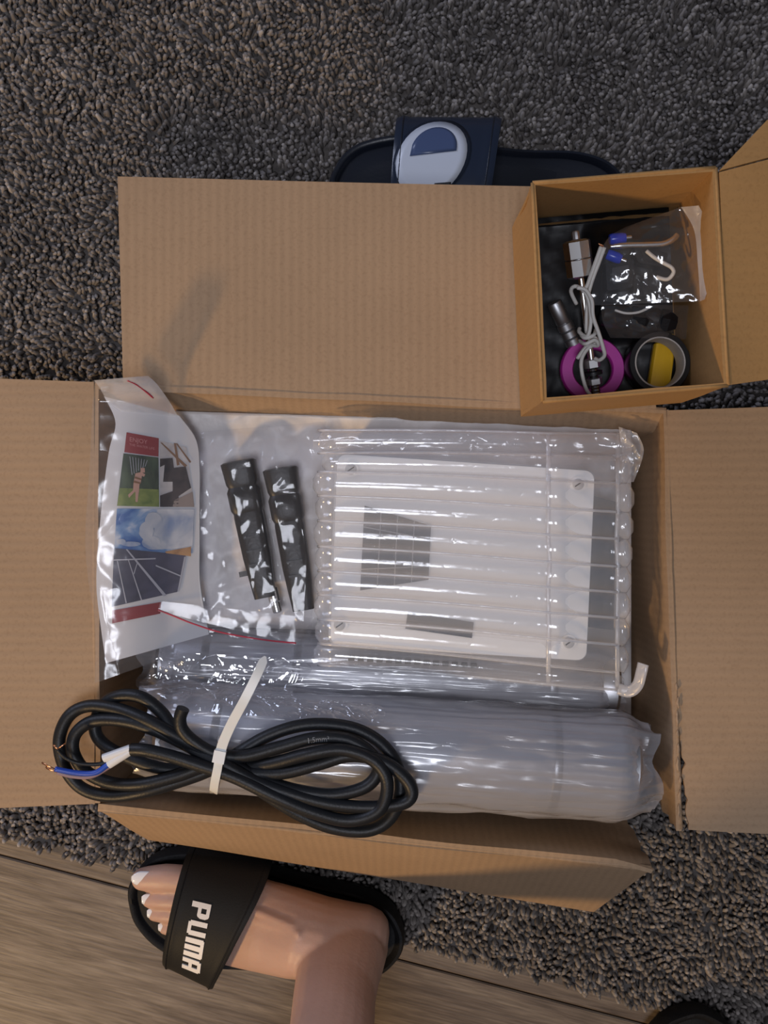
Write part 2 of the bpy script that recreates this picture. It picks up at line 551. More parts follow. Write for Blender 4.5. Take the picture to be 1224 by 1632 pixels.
# wood floor: sub-floor slab and separate planks
sub = MB()
RZ = Matrix.Rotation(EDGE_ANG, 3, 'Z')
sub.box(EDGE_A + EN * -0.28 + ED * 0.3 + Vector((0, 0, -0.0205)), (1.9, 0.95, 0.009), RZ)
floor = sub.build('floor', MT['backing'], smooth=False)
tag(floor, 'grey-brown wood plank floor beyond the carpet edge', None, kind='structure')
PW, PL = 0.185, 1.25
pm = bpy.data.meshes.new('plank')
bm = bmesh.new()
bmesh.ops.create_cube(bm, size=1.0)
bmesh.ops.scale(bm, vec=(PL - 0.0012, PW - 0.0012, 0.010), verts=bm.verts)
bmesh.ops.bevel(bm, geom=[e for e in bm.edges if all(v.co.z > 0 for v in e.verts)], offset=0.0012, segments=1, affect='EDGES')
bm.to_mesh(pm); bm.free()
pm.materials.append(MT['wood'])
for r in range(5):
    for c in range(-1, 1):
        yy = -0.017 + PW / 2 - PW * r
        xx = 0.42 + PL * c + (0.0, -0.05, 0.08, 0.02, 0.05)[r]
        o = bpy.data.objects.new('plank', pm)
        COL.objects.link(o)
        o.parent = floor
        p = EDGE_A + ED * xx + EN * yy
        o.location = Vector((p.x, p.y, -0.0105)) - ORIG[floor]
        o.rotation_euler = (0, 0, EDGE_ANG)

# carpet: backing sheet + yarn tufts
X0, X1, Y1 = -0.62, 0.62, 0.70
XB0, XB1, YB = -0.95, 0.95, 0.98
pa = EDGE_A + ED * ((XB0 - EDGE_A.x) / ED.x)
pb = EDGE_A + ED * ((XB1 - EDGE_A.x) / ED.x)
car = MB().prism([Vector((pa.x, pa.y, -0.003)), Vector((pb.x, pb.y, -0.003)), Vector((XB1, YB, -0.003)), Vector((XB0, YB, -0.003))], 0.0022)
carpet = car.build('carpet', MT['backing'], smooth=False)
tag(carpet, 'grey-brown cut-pile carpet under the cardboard boxes', None, kind='structure')


def build_pile():
    sp = 0.0043
    xs = np.arange(X0, X1, sp); ys = np.arange(-0.62, Y1, sp)
    gx, gy = np.meshgrid(xs, ys)
    gx = (gx + (np.random.rand(*gx.shape) - .5) * sp * 1.1).ravel()
    gy = (gy + (np.random.rand(*gy.shape) - .5) * sp * 1.1).ravel()
    d = (gx - EDGE_A.x) * EN.x + (gy - EDGE_A.y) * EN.y
    jag = 0.0015 * np.sin(gx * 160) + 0.001 * np.sin(gx * 431)
    keep = (d > 0.002 + jag) & ~((gx > -0.200) & (gx < 0.200) & (gy > -0.195) & (gy < 0.066))
    gx, gy, d = gx[keep], gy[keep], d[keep]
    n = len(gx)
    lean = np.array([(noise.noise(Vector((x * 28, y * 28, 0))), noise.noise(Vector((x * 28, y * 28, 9)))) for x, y in zip(gx, gy)]) * 0.006
    lean += (np.random.rand(n, 2) - .5) * 0.0085
    e = d < 0.006
    lean[e] *= 0.5; lean[e, 0] -= EN.x * 0.002; lean[e, 1] -= EN.y * 0.002
    hh = 0.0095 + np.random.rand(n) * 0.0035
    rot = np.random.rand(n) * 2 * PI
    K = 5
    rr = 0.0019 + np.random.rand(n) * 0.0008
    prof = ((0.0, 0.85, 0.0), (0.55, 1.1, 0.4), (0.90, 0.82, 0.85))
    verts = np.zeros((n, 3 * K + 1, 3), dtype=np.float32)
    for ri, (hz, rs, ls) in enumerate(prof):
        for k in range(K):
            a = rot + 2 * PI * k / K + ri * 0.5
            verts[:, ri * K + k, 0] = gx + lean[:, 0] * ls + np.cos(a) * rr * rs
            verts[:, ri * K + k, 1] = gy + lean[:, 1] * ls + np.sin(a) * rr * rs
            verts[:, ri * K + k, 2] = -0.0045 + hh * hz
    verts[:, 3 * K, 0] = gx + lean[:, 0]; verts[:, 3 * K, 1] = gy + lean[:, 1]; verts[:, 3 * K, 2] = -0.0045 + hh
    tris = []
    for ri in range(2):
        for k in range(K):
            k2 = (k + 1) % K
            tris.append((ri * K + k, ri * K + k2, (ri + 1) * K + k2))
            tris.append((ri * K + k, (ri + 1) * K + k2, (ri + 1) * K + k))
    for k in range(K):
        tris.append((2 * K + k, 2 * K + (k + 1) % K, 3 * K))
    tris = np.array(tris, dtype=np.int32)
    NV = 3 * K + 1
    faces = (tris[None, :, :] + (np.arange(n, dtype=np.int32) * NV)[:, None, None]).reshape(-1)
    o0 = ORIG[carpet]
    verts -= np.array((o0.x, o0.y, o0.z), dtype=np.float32)
    me = bpy.data.meshes.new('carpet_pile')
    nf = n * len(tris)
    me.vertices.add(n * NV); me.vertices.foreach_set('co', verts.reshape(-1))
    me.loops.add(nf * 3); me.loops.foreach_set('vertex_index', faces)
    me.polygons.add(nf)
    me.polygons.foreach_set('loop_start', np.arange(0, nf * 3, 3, dtype=np.int32))
    me.polygons.foreach_set('loop_total', np.full(nf, 3, dtype=np.int32))
    me.polygons.foreach_set('use_smooth', np.ones(nf, dtype=bool))
    at = me.attributes.new('yarn', 'FLOAT', 'POINT')
    base = np.clip(np.random.normal(0.46, 0.16, n), 0.02, 1.0)
    at.data.foreach_set('value', np.repeat(base, NV).astype(np.float32))
    me.materials.append(MT['carpet'])
    me.update(); me.validate()
    o = bpy.data.objects.new('carpet_pile', me)
    COL.objects.link(o)
    o.parent = carpet
    tag(o, None, None, kind='stuff')


build_pile()

# ================================================================== LARGE CARDBOARD BOX
ZR = 0.200
TH = 0.0038
big = thing('cardboard_box', (0.0, -0.07, 0.0045), 'large open brown cardboard shipping box filled with wrapped parts', 'box')
rBL, rBR = P(150, 612, ZR), P(1062, 653, ZR)
rFR, rFL = P(1085, 1322, ZR), P(151, 1280, ZR)
fL, fR = P(156, 1290, ZR), P(1038, 1384, ZR - 0.004)
bBL, bBR, bFR, bFL = Vector((-.212, .0925, .0075)), Vector((.2085, .0745, .0075)), Vector((.2130, -.222, .0075)), Vector((-.212, -.216, .0075))
MB().slab(quad_fn(bFL, bFR, bBR, bBL), 4, 4, 0.003).build('base', MT['kraft_x'], big, smooth=False)
# walls: outer face is the slab's pushed side
def bw(u, v):
    p = quad_fn(bBL, rBL, rBR, bBR, warp=0.0015)(u, v)
    return p + Vector((0, -0.0115 * sm(1.0, .84, u) * sm(0, .5, u), 0))
MB().slab(bw, 40, 24, TH).build('wall', MT['kraft_x'], big, angle=40)
MB().slab(quad_fn(bFL, rFL, rBL, bBL, warp=0.002), 8, 20, TH).build('wall', MT['kraft_y'], big, angle=40)


# right wall with its torn front corner
def rw(u, v):
    p = quad_fn(bBR, rBR, rFR, bFR, warp=0.0025)(u, v)
    if v > 0.9:
        t = (v - .9) / .1
        p = p + Vector((0.004 * t * nz(u * 14, 3.1), t * (0.006 * nz(u * 22, 1.7) + (1 - u) * 0.012), 0))
    return p
MB().slab(rw, 24, 30, TH).build('wall', MT['kraft_y'], big, angle=40)


# front wall has torn loose and leans out
def fw(u, v):
    a = Vector((-.210, -.218, .0085)); b = Vector((.196, -.226, .0085))
    p = quad_fn(b, fR, fL, a, warp=0.003, sc=9)(u, v)
    if v < 0.06:
        t = 1 - v / .06
        p = p + Vector((0.004 * nz(u * 16, 8.0), -0.005 * nz(u * 9, 2.0) - 0.004 * u, 0)) * t
    return p
MB().slab(fw, 20, 30, TH).build('wall', MT['kraft_x'], big, angle=40)

# flaps
h0, h1 = P(196, 617, ZR), P(1046, 652, ZR)
e0, e1 = P(188, 282, 0.197), P(1012, 301, 0.197)
MB().slab(quad_fn(h0, h1, e1, e0, warp=0.0015, sc=7), 30, 14, TH).build('flap', MT['kraft_x'], big, angle=40, label='wide back flap lying open under the small box')
lf0, lf1 = P(-190, 597, 0.204), P(-185, 1296, 0.204)
MB().slab(quad_fn(lf1, P(151, 1281, ZR), P(150, 609, ZR), lf0, warp=0.002, sc=8), 12, 26, TH).build('flap', MT['kraft_y'], big, angle=40)


def rflap(u, v):
    a, b, c, d = P(1085, 1322, ZR), P(1420, 1338, 0.203), P(1410, 642, 0.203), P(1062, 654, ZR)
    p = quad_fn(a, b, c, d, warp=0.002, sc=8)(u, v)
    if v < 0.36 and u < 0.12:
        t = (0.36 - v) / 0.36 * (1 - u / 0.12)
        j = nz(v * 60, 5.0) * 0.5 + nz(v * 150, 1.0) * 0.3
        p = p + Vector((0.0060 * j * min(1, t * 3) + 0.0055 * t, 0, 0.0025 * j * t))
    return p
MB().slab(rflap, 30, 70, TH).build('flap', MT['kraft_y'], big, angle=40)

ff0, ff1 = P(236, 1338, 0.060), P(946, 1452, 0.062)


def fflap(u, v):
    p = quad_fn(ff0, ff1, fR + Vector((-.002, -.002, 0)), fL + Vector((.003, -.002, 0)), warp=0.002, sc=8)(u, v)
    return p
MB().slab(fflap, 30, 10, TH).build('flap', MT['kraft_x'], big, angle=40, label='front flap hanging down towards the sandal')
# rounded fold ridges along the hinges
for a, b, m in ((rBL, rBR, 'kraft_x'), (rBR, rFR, 'kraft_y'), (rFL, rBL, 'kraft_y'), (fL, fR, 'kraft_x')):
    pts = [a.lerp(b, t / 24) + Vector((0.0008 * nz(t * .6, a.x * 9), 0.0008 * nz(t * .5, 4), -0.0019)) for t in range(25)]
    MB().tube(pts, 0.0021, 8).build('fold', MT[m], big)
# torn paper edges at the right front corner
for k in range(9):
    t = 0.66 + k * 0.037
    c = rBR.lerp(rFR, t) + Vector((0.003 * nz(k * 1.7, 2), 0, 0.0015))
    L_ = 0.006 + 0.003 * (k % 3)
    pts = [c + Vector((0.0012 * nz(k, j * .9), -L_ * (j / 4 - .5), 0.0012 * nz(k * 2.1, j))) for j in range(5)]
    MB().tube(pts, lambda q: 0.0003 + 0.0011 * math.sin(PI * q), 6, ry=0.0004).build('torn_edge', MT['torn'], big)

# ================================================================== SMALL CARDBOARD BOX
SZ0, SZ1 = 0.2035, 0.312
tTL, tTR, tBR, tBL = P(849, 291, SZ1), P(1141, 267, SZ1), P(1161, 614, SZ1), P(865, 640, SZ1)


def down(p, z=SZ0, k=1.0):
    return Vector((p.x, p.y, z))


small = thing("small_cardboard_box", Vector(((tTL.x + tBR.x) / 2, (tTL.y + tBR.y) / 2, SZ0)),
              'small open cardboard box of fittings standing on the back flap', 'box')
ST = 0.0022
MB().slab(quad_fn(down(tBL), down(tBR), down(tTR), down(tTL)), 2, 2, 0.0015).build('base', MT['kraft_s'], small, smooth=False)
MB().slab(quad_fn(down(tTL), tTL, tTR, down(tTR), warp=0.001, sc=20), 8, 10, ST).build('wall', MT['kraft_s'], small, angle=40)
MB().slab(quad_fn(down(tBL), tBL, tTL, down(tTL), warp=0.0015, sc=20), 8, 10, ST).build('wall', MT['kraft_s'], small, angle=40)
MB().slab(quad_fn(down(tTR), tTR, tBR, down(tBR), warp=0.0015, sc=16), 8, 10, ST).build('wall', MT['kraft_s'], small, angle=40)
MB().slab(quad_fn(down(tBR), tBR, tBL, down(tBL), warp=0.001, sc=20), 8, 10, ST).build('wall', MT['kraft_s'], small, angle=40)
sf = [P(1146, 275, SZ1), P(1164, 613, SZ1), P(1330, 590, 0.300), P(1312, 232, 0.306)]
MB().slab(quad_fn(sf[1], sf[2], sf[3], sf[0], warp=0.003, sc=12), 12, 14, ST).build('flap', MT['kraft_s'], small, angle=40, label='side flap folded open to the right')
gu = [P(1146, 272, SZ1), P(1312, 228, 0.307), P(1330, 128, 0.300), P(1222, 192, 0.306)]
MB().slab(quad_fn(gu[0], gu[1], gu[2], gu[3], warp=0.001), 8, 6, ST).build('dust_flap', MT['kraft_s'], small, angle=40)
for a, b in ((tTL, tTR), (tTL, tBL), (tBL, tBR), (tTR, tBR)):
    MB().tube([a.lerp(b, t / 10) + Vector((0, 0, -.0008)) for t in range(11)], 0.0014, 6).build('rim', MT['kraft_s'], small)

# ================================================================== BOX CONTENTS
# ---- white plastic-wrapped bundle that carries everything
def liner_z(x, y):
    z = 0.1710 + 0.0060 * (1 - sm(655, 700, y)) + 0.0030 * nz(x * .02, y * .02) + 0.0030 * crinkle(x, y, .016)
    z -= 0.056 * sm(985, 1030, y)
    return z
lin = MB()
def lin_fn(u, v):
    ytop = 655 + 22 * u
    y = ytop + (1240 - ytop) * v
    x0 = 278 + 30 * sm(660, 760, y) - 60 * sm(1000, 1060, y)
    x1 = 1006
    x = x0 + (x1 - x0) * u
    return P(x, y, liner_z(x, y))
n_, m_ = 120, 110
W_ = n_ + 1
top = [lin_fn(i / n_, 1 - j / m_) for j in range(m_ + 1) for i in range(n_ + 1)]
bot = [Vector((p.x * 0.98, p.y if p.y > -.19 else -.19, 0.0085)) for p in top]
K_ = len(top)
fs = []
for j in range(m_):
    for i in range(n_):
        q = (j * W_ + i, j * W_ + i + 1, (j + 1) * W_ + i + 1, (j + 1) * W_ + i)
        fs.append(q); fs.append(tuple(K_ + a for a in q[::-1]))
ring = list(range(n_)) + [j * W_ + n_ for j in range(m_)] + [m_ * W_ + i for i in range(n_, 0, -1)] + [j * W_ for j in range(m_, 0, -1)]
for k in range(len(ring)):
    a, b = ring[k], ring[(k + 1) % len(ring)]
    fs.append((b, a, a + K_, b + K_))
lin.add(top + bot, fs)
liner = lin.build('wrapped_bundle', MT['poly'])
tag(liner, 'white plastic-wrapped bundle filling the box beneath the other parts', 'packaging')

# ---- steel pumps lying side by side
def pump(name, a, b, r, label, bands, capmat, cap_r):
    a, b = Vector(a), Vector(b)
    root = thing(name, (a + b) / 2 - Vector((0, 0, r)), label, 'pump')
    ax = (b - a); Ln = ax.length
    Mx = Matrix.Translation(a) @ ax.to_track_quat('Z', 'Y').to_matrix().to_4x4()
    MB().lathe([(r * .97, 0.012), (r, 0.014), (r, Ln - .014), (r * .97, Ln - .012)], 40, Mx).build('body', MT['steel'], root, angle=35)
    for t in bands:
        z = Ln * t
        MB().lathe([(r * 1.012, z - .003), (r * 1.02, z - .002), (r * 1.02, z + .002), (r * 1.012, z + .003)], 40, Mx).build('band', MT['steel_dk'], root, angle=35)
    MB().lathe([(cap_r * .6, -0.004), (cap_r * .9, -.003), (cap_r, 0.0), (cap_r, 0.012), (r * .9, 0.0125)], 32, Mx).build('end_cap', capmat, root, angle=35)
    MB().lathe([(r * .9, Ln - .0125), (cap_r, Ln - .012), (cap_r, Ln), (cap_r * .85, Ln + .003)], 32, Mx).build('end_cap', capmat, root, angle=35)
    return root


pA0, pA1 = P(262, 1168, 0.185), P(1004, 1222, 0.185)
pB0, pB1 = P(262, 1056, 0.150), P(975, 1092, 0.150)
pump('pump', pA0, pA1, 0.0370, 'thick steel pump tube in milky sleeve, next to the front wall', (0.12, 0.83), MT['steel'], 0.033)
pump('pump', pB0, pB1, 0.0285, 'thinner steel pump tube in sleeve between air cushion and thick tube', (0.10, 0.30, 0.86), MT['steel'], 0.026)


def sleeve(name, a, b, r, label, seed, left_px, right_px, mat, amp=0.003):
    """crumpled plastic sleeve round a tube, flattened and gathered at both ends"""
    a, b = Vector(a), Vector(b)
    ax = (b - a).normalized()
    side = Vector((-ax.y, ax.x, 0)).normalized()
    up = Vector((0, 0, 1))
    n, m = 128, 120
    vs = []
    for j in range(m + 1):
        t = j / m
        s = left_px + (right_px - left_px) * t
        c = a + ax * s
        e = min(t, 1 - t) * m
        endf = sm(0, 9, e)
        for k in range(n):
            g = 2 * PI * k / n
            cg, sg = math.cos(g), math.sin(g)
            wob = amp * (nz(4 * cg, 4 * sg, seed + s * 22) * .7 + 1.3 * max(0, nz(2 * cg, 2 * sg, seed + 5 + s * 8))) + 0.0016 * abs(nz(8 * cg, 8 * sg, seed + 2 + s * 45))
            if k == 0 or k == n: wob = wob
            fold = 0.0022 * max(0.0, 1 - abs(nz(5 * cg + seed, 5 * sg, s * 3.0)) * 5) + 0.0016 * max(0.0, 1 - abs(nz(9 * cg, 9 * sg + seed, s * 4.0)) * 5)
            rr = (r + 0.0012 + abs(wob) + fold)
            rr2 = rr * (0.45 + 0.55 * endf) + (1 - endf) * 0.006 * nz(2 * math.cos(g), 2 * math.sin(g), seed)
            co, si = math.cos(g), math.sin(g)
            p = c + side * (co * (rr * (0.80 + .20 * endf) + (1 - endf) * .005 * nz(3 * co, 3 * si, seed + 9))) + up * (si * rr2)
            p += ax * ((1 - endf) * 0.016 * nz(1.6 * co, 1.6 * si, seed + 3 + t * 2))
            p.z = max(p.z, 0.119)
            vs.append(p)
    fs = []
    for j in range(m):
        for k in range(n):
            k2 = (k + 1) % n
            fs.append((j * n + k, (j + 1) * n + k, (j + 1) * n + k2, j * n + k2))
    o = MB().add(vs, fs).build(name, mat)
    tag(o, label, 'bag')
    return o


LA = (pA1 - pA0).length; LB = (pB1 - pB0).length
sleeve('plastic_sleeve', pA0, pA1, 0.0380, 'milky plastic sleeve wrapped round the thick pump tube', 3.0, -0.015, LA + 0.016, MT['film_pump'])
sleeve('plastic_sleeve', pB0, pB1, 0.0295, 'milky plastic sleeve wrapped round the thinner pump tube', 11.0, -0.014, LB + 0.008, MT['film_pump'], 0.002)

# loose crisp clear bag lying over the left half of both tubes
def crisp_z(x, y, u, v):
    ya = 1062 + (x - 262) * .042; yb = 1170 + (x - 262) * .073
    za = 0.150 + math.sqrt(max(0, 0.0335 ** 2 - ((y - ya) * .00049) ** 2)) if abs(y - ya) * .00049 < .0335 else 0.150
    zb = 0.185 + math.sqrt(max(0, 0.0425 ** 2 - ((y - yb) * .00048) ** 2)) if abs(y - yb) * .00048 < .0425 else 0.17
    z = max(za, zb, 0.196 - .00002 * abs(y - 1110))
    z += 0.003 + 0.0035 * max(0, nz(x * .018, y * .03, 4)) + 0.0022 * abs(nz(x * .05, y * .06, 8))
    return z
o = MB().grid(px_sheet([(250, 1038), (236, 1075), (222, 1092), (262, 1112), (300, 1135)], [(480, 1050), (497, 1068), (470, 1110), (600, 1122), (612, 1152)], crisp_z), 60, 30).build('clear_bag', MT['film_crisp'])
tag(o, 'crisp crinkled clear bag with bright glints under the cable tie tail', 'bag')

# ---- controller in the air-column cushion
CZ = 0.2115
ctrl = thing('controller', P(735, 885, 0.176), 'white controller case with four corner screws inside the air cushion', 'controller')
cc = [P(522, 1031, CZ), P(938, 1056, CZ), P(952, 748, CZ), P(534, 720, CZ)]


def rounded(c, r, k=5):
    out = []
    n = len(c)
    for i in range(n):
        a, b, d = c[i - 1], c[i], c[(i + 1) % n]
        u = (a - b).normalized(); v = (d - b).normalized()
        p0, p1 = b + u * r, b + v * r
        for j in range(k + 1):
            t = j / k
            out.append(p0 * (1 - t) ** 2 + b * 2 * t * (1 - t) + p1 * t * t)
    return out


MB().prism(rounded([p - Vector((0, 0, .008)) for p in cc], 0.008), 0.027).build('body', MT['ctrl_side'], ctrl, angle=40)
ci = [p.lerp(sum(cc, Vector()) / 4, 0.02) for p in cc]
lid = MB().prism(rounded(ci, 0.008), 0.0078).build('lid', MT['ctrl'], ctrl, angle=40)
for x, y in ((559, 748), (921, 772), (541, 996), (906, 1024)):
    c = P(x, y, CZ + .0004)
    s = MB().lathe([(0.0060, -.0002), (0.0060, .0008), (0.0048, .0009)], 20, Matrix.Translation(c)).build('screw_boss', MT['ctrl'], ctrl, angle=40)
    MB().lathe([(0.0042, .0008), (0.0042, .0014), (0.0036, .0018)], 16, Matrix.Translation(c)).build('screw', MT['ctrl_side'], s, angle=40)
    MB().box(c + Vector((0, 0, .0019)), (.006, .0009, .0006), Matrix.Rotation(.6, 3, 'Z')).build('slot', MT['black_pl'], s, smooth=False)
pan = MB().prism([P(574, 941, CZ + .001), P(683, 924, CZ + .001), P(687, 838, CZ + .001), P(581, 806, CZ + .001)], 0.0009).build('display_label', MT['grey_lbl'], ctrl, smooth=False, label='dark grey slanted picture of a solar panel')
for t in (0.25, 0.5, 0.75):
    a = P(576 + 0, 906 - t * 0, CZ)  # panel ruling
    l0 = P(574, 941, CZ + .0013).lerp(P(581, 806, CZ + .0013), t); l1 = P(683, 924, CZ + .0013).lerp(P(687, 838, CZ + .0013), t)
    MB().tube([l0, l1], 0.0004, 4).build('ruling', MT['ctrl_side'], pan)
    l0 = P(574, 941, CZ + .0013).lerp(P(683, 924, CZ + .0013), t); l1 = P(581, 806, CZ + .0013).lerp(P(687, 838, CZ + .0013), t)
    MB().tube([l0, l1], 0.0004, 4).build('ruling', MT['ctrl_side'], pan)
MB().prism([P(646, 1002, CZ + .001), P(752, 1017, CZ + .001), P(755, 992, CZ + .001), P(650, 975, CZ + .001)], 0.0009).build('badge', MT['grey_lbl'], ctrl, smooth=False)
MB().prism([P(940, 1000, CZ - .012), P(978, 1004, CZ - .014), P(982, 800, CZ - .014), P(945, 790, CZ - .012)], 0.018).build('side_terminal_cover', MT['grey_lbl'], ctrl, smooth=False)
for k in range(14):
    x = 560 + k * 15
    MB().box(P(x, 1049 + k * .9, CZ - .009), (.0045, .003, .005)).build('terminal', MT['grey_lbl'], ctrl, smooth=False)

air = thing('air_cushion', P(750, 880, 0.176), 'inflated clear air-column cushion wrapped round the white controller', 'air cushion')
YL = [686, 722, 752, 790, 830, 871, 910, 948, 987, 1026, 1060]
YR = [692, 726, 770, 816, 859, 903, 944, 985, 1028, 1072, 1100]


def ycol(yl, yr, x):
    t = (x - 508) / (985 - 508)
    if x < 875:
        b = -6 * math.sin(PI * min(1, max(0, (x - 508) / 367)))
    else:
        b = 0
    return yl + (yr - yl) * t + b * .4


for k in range(10):
    xl = 497 + 6 * abs(math.sin(k * 1.7)) + (10 if k < 2 else 0)
    xr = (1006 if 2 <= k <= 8 else 1000) - 1.5 * k + 8
    n, m = 64, 18
    vs = []
    dz = (-0.016, -0.005, 0, 0, 0, 0, 0, 0, -0.003, -0.013)[k]
    for i in range(n + 1):
        q = i / n
        x = xl + (xr - xl) * q
        ya = ycol(YL[k], YR[k], x); yb = ycol(YL[k + 1], YR[k + 1], x)
        e = (x - xl) / 20.0
        hf = math.sqrt(max(0, 1 - (1 - min(1, e)) ** 2))
        e2 = (xr - x) / 16.0
        hf *= math.sqrt(max(0, 1 - (1 - min(1, e2)) ** 2))
        hf *= 1 - 0.30 * math.exp(-((x - 874) / 7.0) ** 2) - 0.55 * math.exp(-((x - 984) / 4.0) ** 2)
        hf = max(hf, 0.02)
        zc = 0.2205 + dz - 0.012 * (1 - sm(490, 530, x)) - 0.016 * sm(880, 1000, x)
        wv = 1 + 0.05 * nz(x * .02, k * 3.0)
        yc = (ya + yb) / 2; hw = (yb - ya) / 2 * 1.02 * (0.35 + 0.65 * min(1, hf * 1.3))
        for j in range(m):
            g = 2 * PI * j / m
            zz = zc + 0.0078 * hf * wv * math.sin(g)
            vs.append(P(x, yc - hw * math.cos(g), zz))
    fs = []
    for i in range(n):
        for j in range(m):
            j2 = (j + 1) % m
            fs.append((i * m + j, i * m + j2, (i + 1) * m + j2, (i + 1) * m + j))
    fs.append(tuple(range(m - 1, -1, -1))); fs.append(tuple(n * m + j for j in range(m)))
    MB().add(vs, fs).build('air_column', MT['film_col'], air)
for xs_ in (874, 984):
    pts0 = []
    for k in range(11):
        y = ycol(YL[k], YR[k], xs_)
        z = 0.2205 + (-0.016, -0.008, 0, 0, 0, 0, 0, 0, 0, -.006, -0.014)[k] - 0.016 * sm(880, 1000, xs_)
        pts0.append((xs_ + 3 * nz(k * 1.9, xs_), y, z))
    cpts = catmull([Vector(p) for p in pts0], 6)
    MB().slab(lambda u, v, c=cpts: P(c[int(v * (len(c) - 1))].x + (u - .5) * 7, c[int(v * (len(c) - 1))].y, c[int(v * (len(c) - 1))].z + .0005), 2, 60, 0.0005).build('seam', MT['film_milky'], air)
for k in range(11):
    pts0 = []
    for i in range(41):
        x = 506 + (984 - 506) * i / 40
        y = ycol(YL[k], YR[k], x)
        dz = (-0.016, -0.010, -.002, 0, 0, 0, 0, 0, -.001, -0.008, -0.013)[k]
        pts0.append(P(x, y, 0.2225 + dz - 0.012 * (1 - sm(490, 530, x)) - 0.016 * sm(880, 1000, x)))
    MB().tube(pts0, 0.0011, 6, ry=0.0005).build('seam', MT['film_milky'], air)
# curled filling valve and loose film corners
MB().tube(catmull([P(985, 1098, .196), P(1003, 1102, .199), P(1016, 1092, .203), P(1022, 1072, .206), P(1025, 1058, .207)], 6), 0.0046, 10, ry=0.0014).build('filling_valve', MT['film_milky'], air)


def loose(name, left, right, z0, amp, mat, parent, seed, n=24, m=24):
    return MB().grid(px_sheet(left, right, lambda x, y, u, v: z0 + amp * crinkle(x, y, .03, seed) + amp * .6 * nz(x * .06, y * .06, seed)), n, m).build(name, mat, parent)
loose('film_skirt', [(500, 690), (498, 720)], [(1004, 690), (1010, 735)], 0.196, 0.004, MT['film_col'], air, 1.0, 50, 10)
loose('film_skirt', [(986, 680), (992, 730), (985, 770)], [(1015, 690), (1026, 720), (1010, 768)], 0.196, 0.006, MT['film_milky'], air, 2.0)
loose('film_skirt', [(500, 1058), (690, 1066), (860, 1082)][0:1] + [(496, 1050)], [(985, 1106), (990, 1098)], 0.203, 0.002, MT['film_col'], air, 3.0, 50, 6)

# ---- black connector pair in the clear bag
def connector(label, p0, p1, secs, zc):
    a, b = P(p0[0], p0[1], zc), P(p1[0], p1[1], zc)
    root = thing('cable_connector', (a + b) / 2 - Vector((0, 0, .0125)), label, 'connector', 'black connectors in the clear bag')
    ax = b - a; Ln = ax.length; ax = ax.normalized(); sd = Vector((-ax.y, ax.x, 0))
    for nm, lst in secs:
        vs = []; K = 16
        for t, hw, hh in lst:
            c = a + ax * (t * Ln)
            for k in range(K):
                g = 2 * PI * (k + .5) / K
                co, si = math.cos(g), math.sin(g)
                ex = 0.45
                vs.append(c + sd * (hw * math.copysign(abs(co) ** ex, co)) + Vector((0, 0, hh * math.copysign(abs(si) ** ex, si))))
        fs = []
        for i in range(len(lst) - 1):
            for k in range(K):
                k2 = (k + 1) % K
                fs.append((i * K + k, i * K + k2, (i + 1) * K + k2, (i + 1) * K + k))
        fs.append(tuple(range(K - 1, -1, -1))); fs.append(tuple((len(lst) - 1) * K + k for k in range(K)))
        MB().add(vs, fs).build(nm, MT['black_pl'], root, angle=35)
    return root, a, ax, sd, Ln


S1 = [('head', [(-.01, .0115, .008), (0, .0132, .011), (.15, .0120, .011), (.18, .0108, .010)]),
      ('collar', [(.17, .0105, .0095), (.21, .0126, .0115), (.34, .0122, .0115), (.37, .0108, .010)]),
      ('body', [(.35, .0105, .0095), (.40, .0110, .010), (.70, .0104, .009), (.93, .0086, .008), (1.0, .0080, .007)])]
c1, a1, ax1, sd1, L1 = connector('black connector nearer the manual, with a small metal stud', (380, 737), (423, 952), S1, 0.190)
c2, a2, ax2, sd2, L2 = connector('black connector nearer the air cushion, set slightly lower', (447, 748), (484, 972), S1, 0.190)
for t in (.45, .55, .65, .75):
    for (rt, aa, axx, sdd, LL) in ((c1, a1, ax1, sd1, L1), (c2, a2, ax2, sd2, L2)):
        c = aa + axx * (LL * t) + Vector((0, 0, .0092))
        MB().box(c, (.012, .0016, .0024), Matrix.Rotation(math.atan2(sdd.y, sdd.x), 3, 'Z')).build('rib', MT['black_pl'], rt, smooth=False)
cst = P(438, 958, .190)
MB().lathe([(.0045, -.010), (.0045, 0), (.0036, .001), (.0036, .008), (.0028, .009)], 12, Matrix.Translation(cst) @ Vector((0.25, -1, 0)).to_track_quat('Z', 'Y').to_matrix().to_4x4()).build('metal_stud', MT['chrome'], c1, angle=35)
MB().box(P(391, 914, .188), (.009, .004, .004), Matrix.Rotation(.2, 3, 'Z')).build('clip', MT['black_pl'], c1, smooth=False)


def cb_z(x, y, u, v):
    z = 0.188 + 0.0032 * crinkle(x, y, .011, 3) + 0.002 * nz(x * .03, y * .03, 2)
    # tent over the connectors
    for (ax_, ay_, bx_, by_, h) in ((380, 735, 423, 955, .206), (447, 746, 486, 974, .206)):
        dx, dy = bx_ - ax_, by_ - ay_
        t = max(0, min(1, ((x - ax_) * dx + (y - ay_) * dy) / (dx * dx + dy * dy)))
        d = math.hypot(x - ax_ - t * dx, y - ay_ - t * dy)
        z = max(z, h - max(0, d - 20) * .0005 + .0018 * crinkle(x, y, .014, 6) - .001)
    e = min(u, 1 - u, v, 1 - v)
    return z - 0.004 * (1 - sm(0, .06, e))
cbag = MB().grid(px_sheet([(296, 690), (300, 760), (305, 840), (300, 910), (310, 980), (300, 1018)], [(520, 672), (512, 740), (504, 840), (500, 930), (496, 1010), (490, 1030)], cb_z), 70, 100).build('zip_bag', MT['film_bag'])
tag(cbag, 'clear zip bag with red zip line holding two black connectors', 'bag')
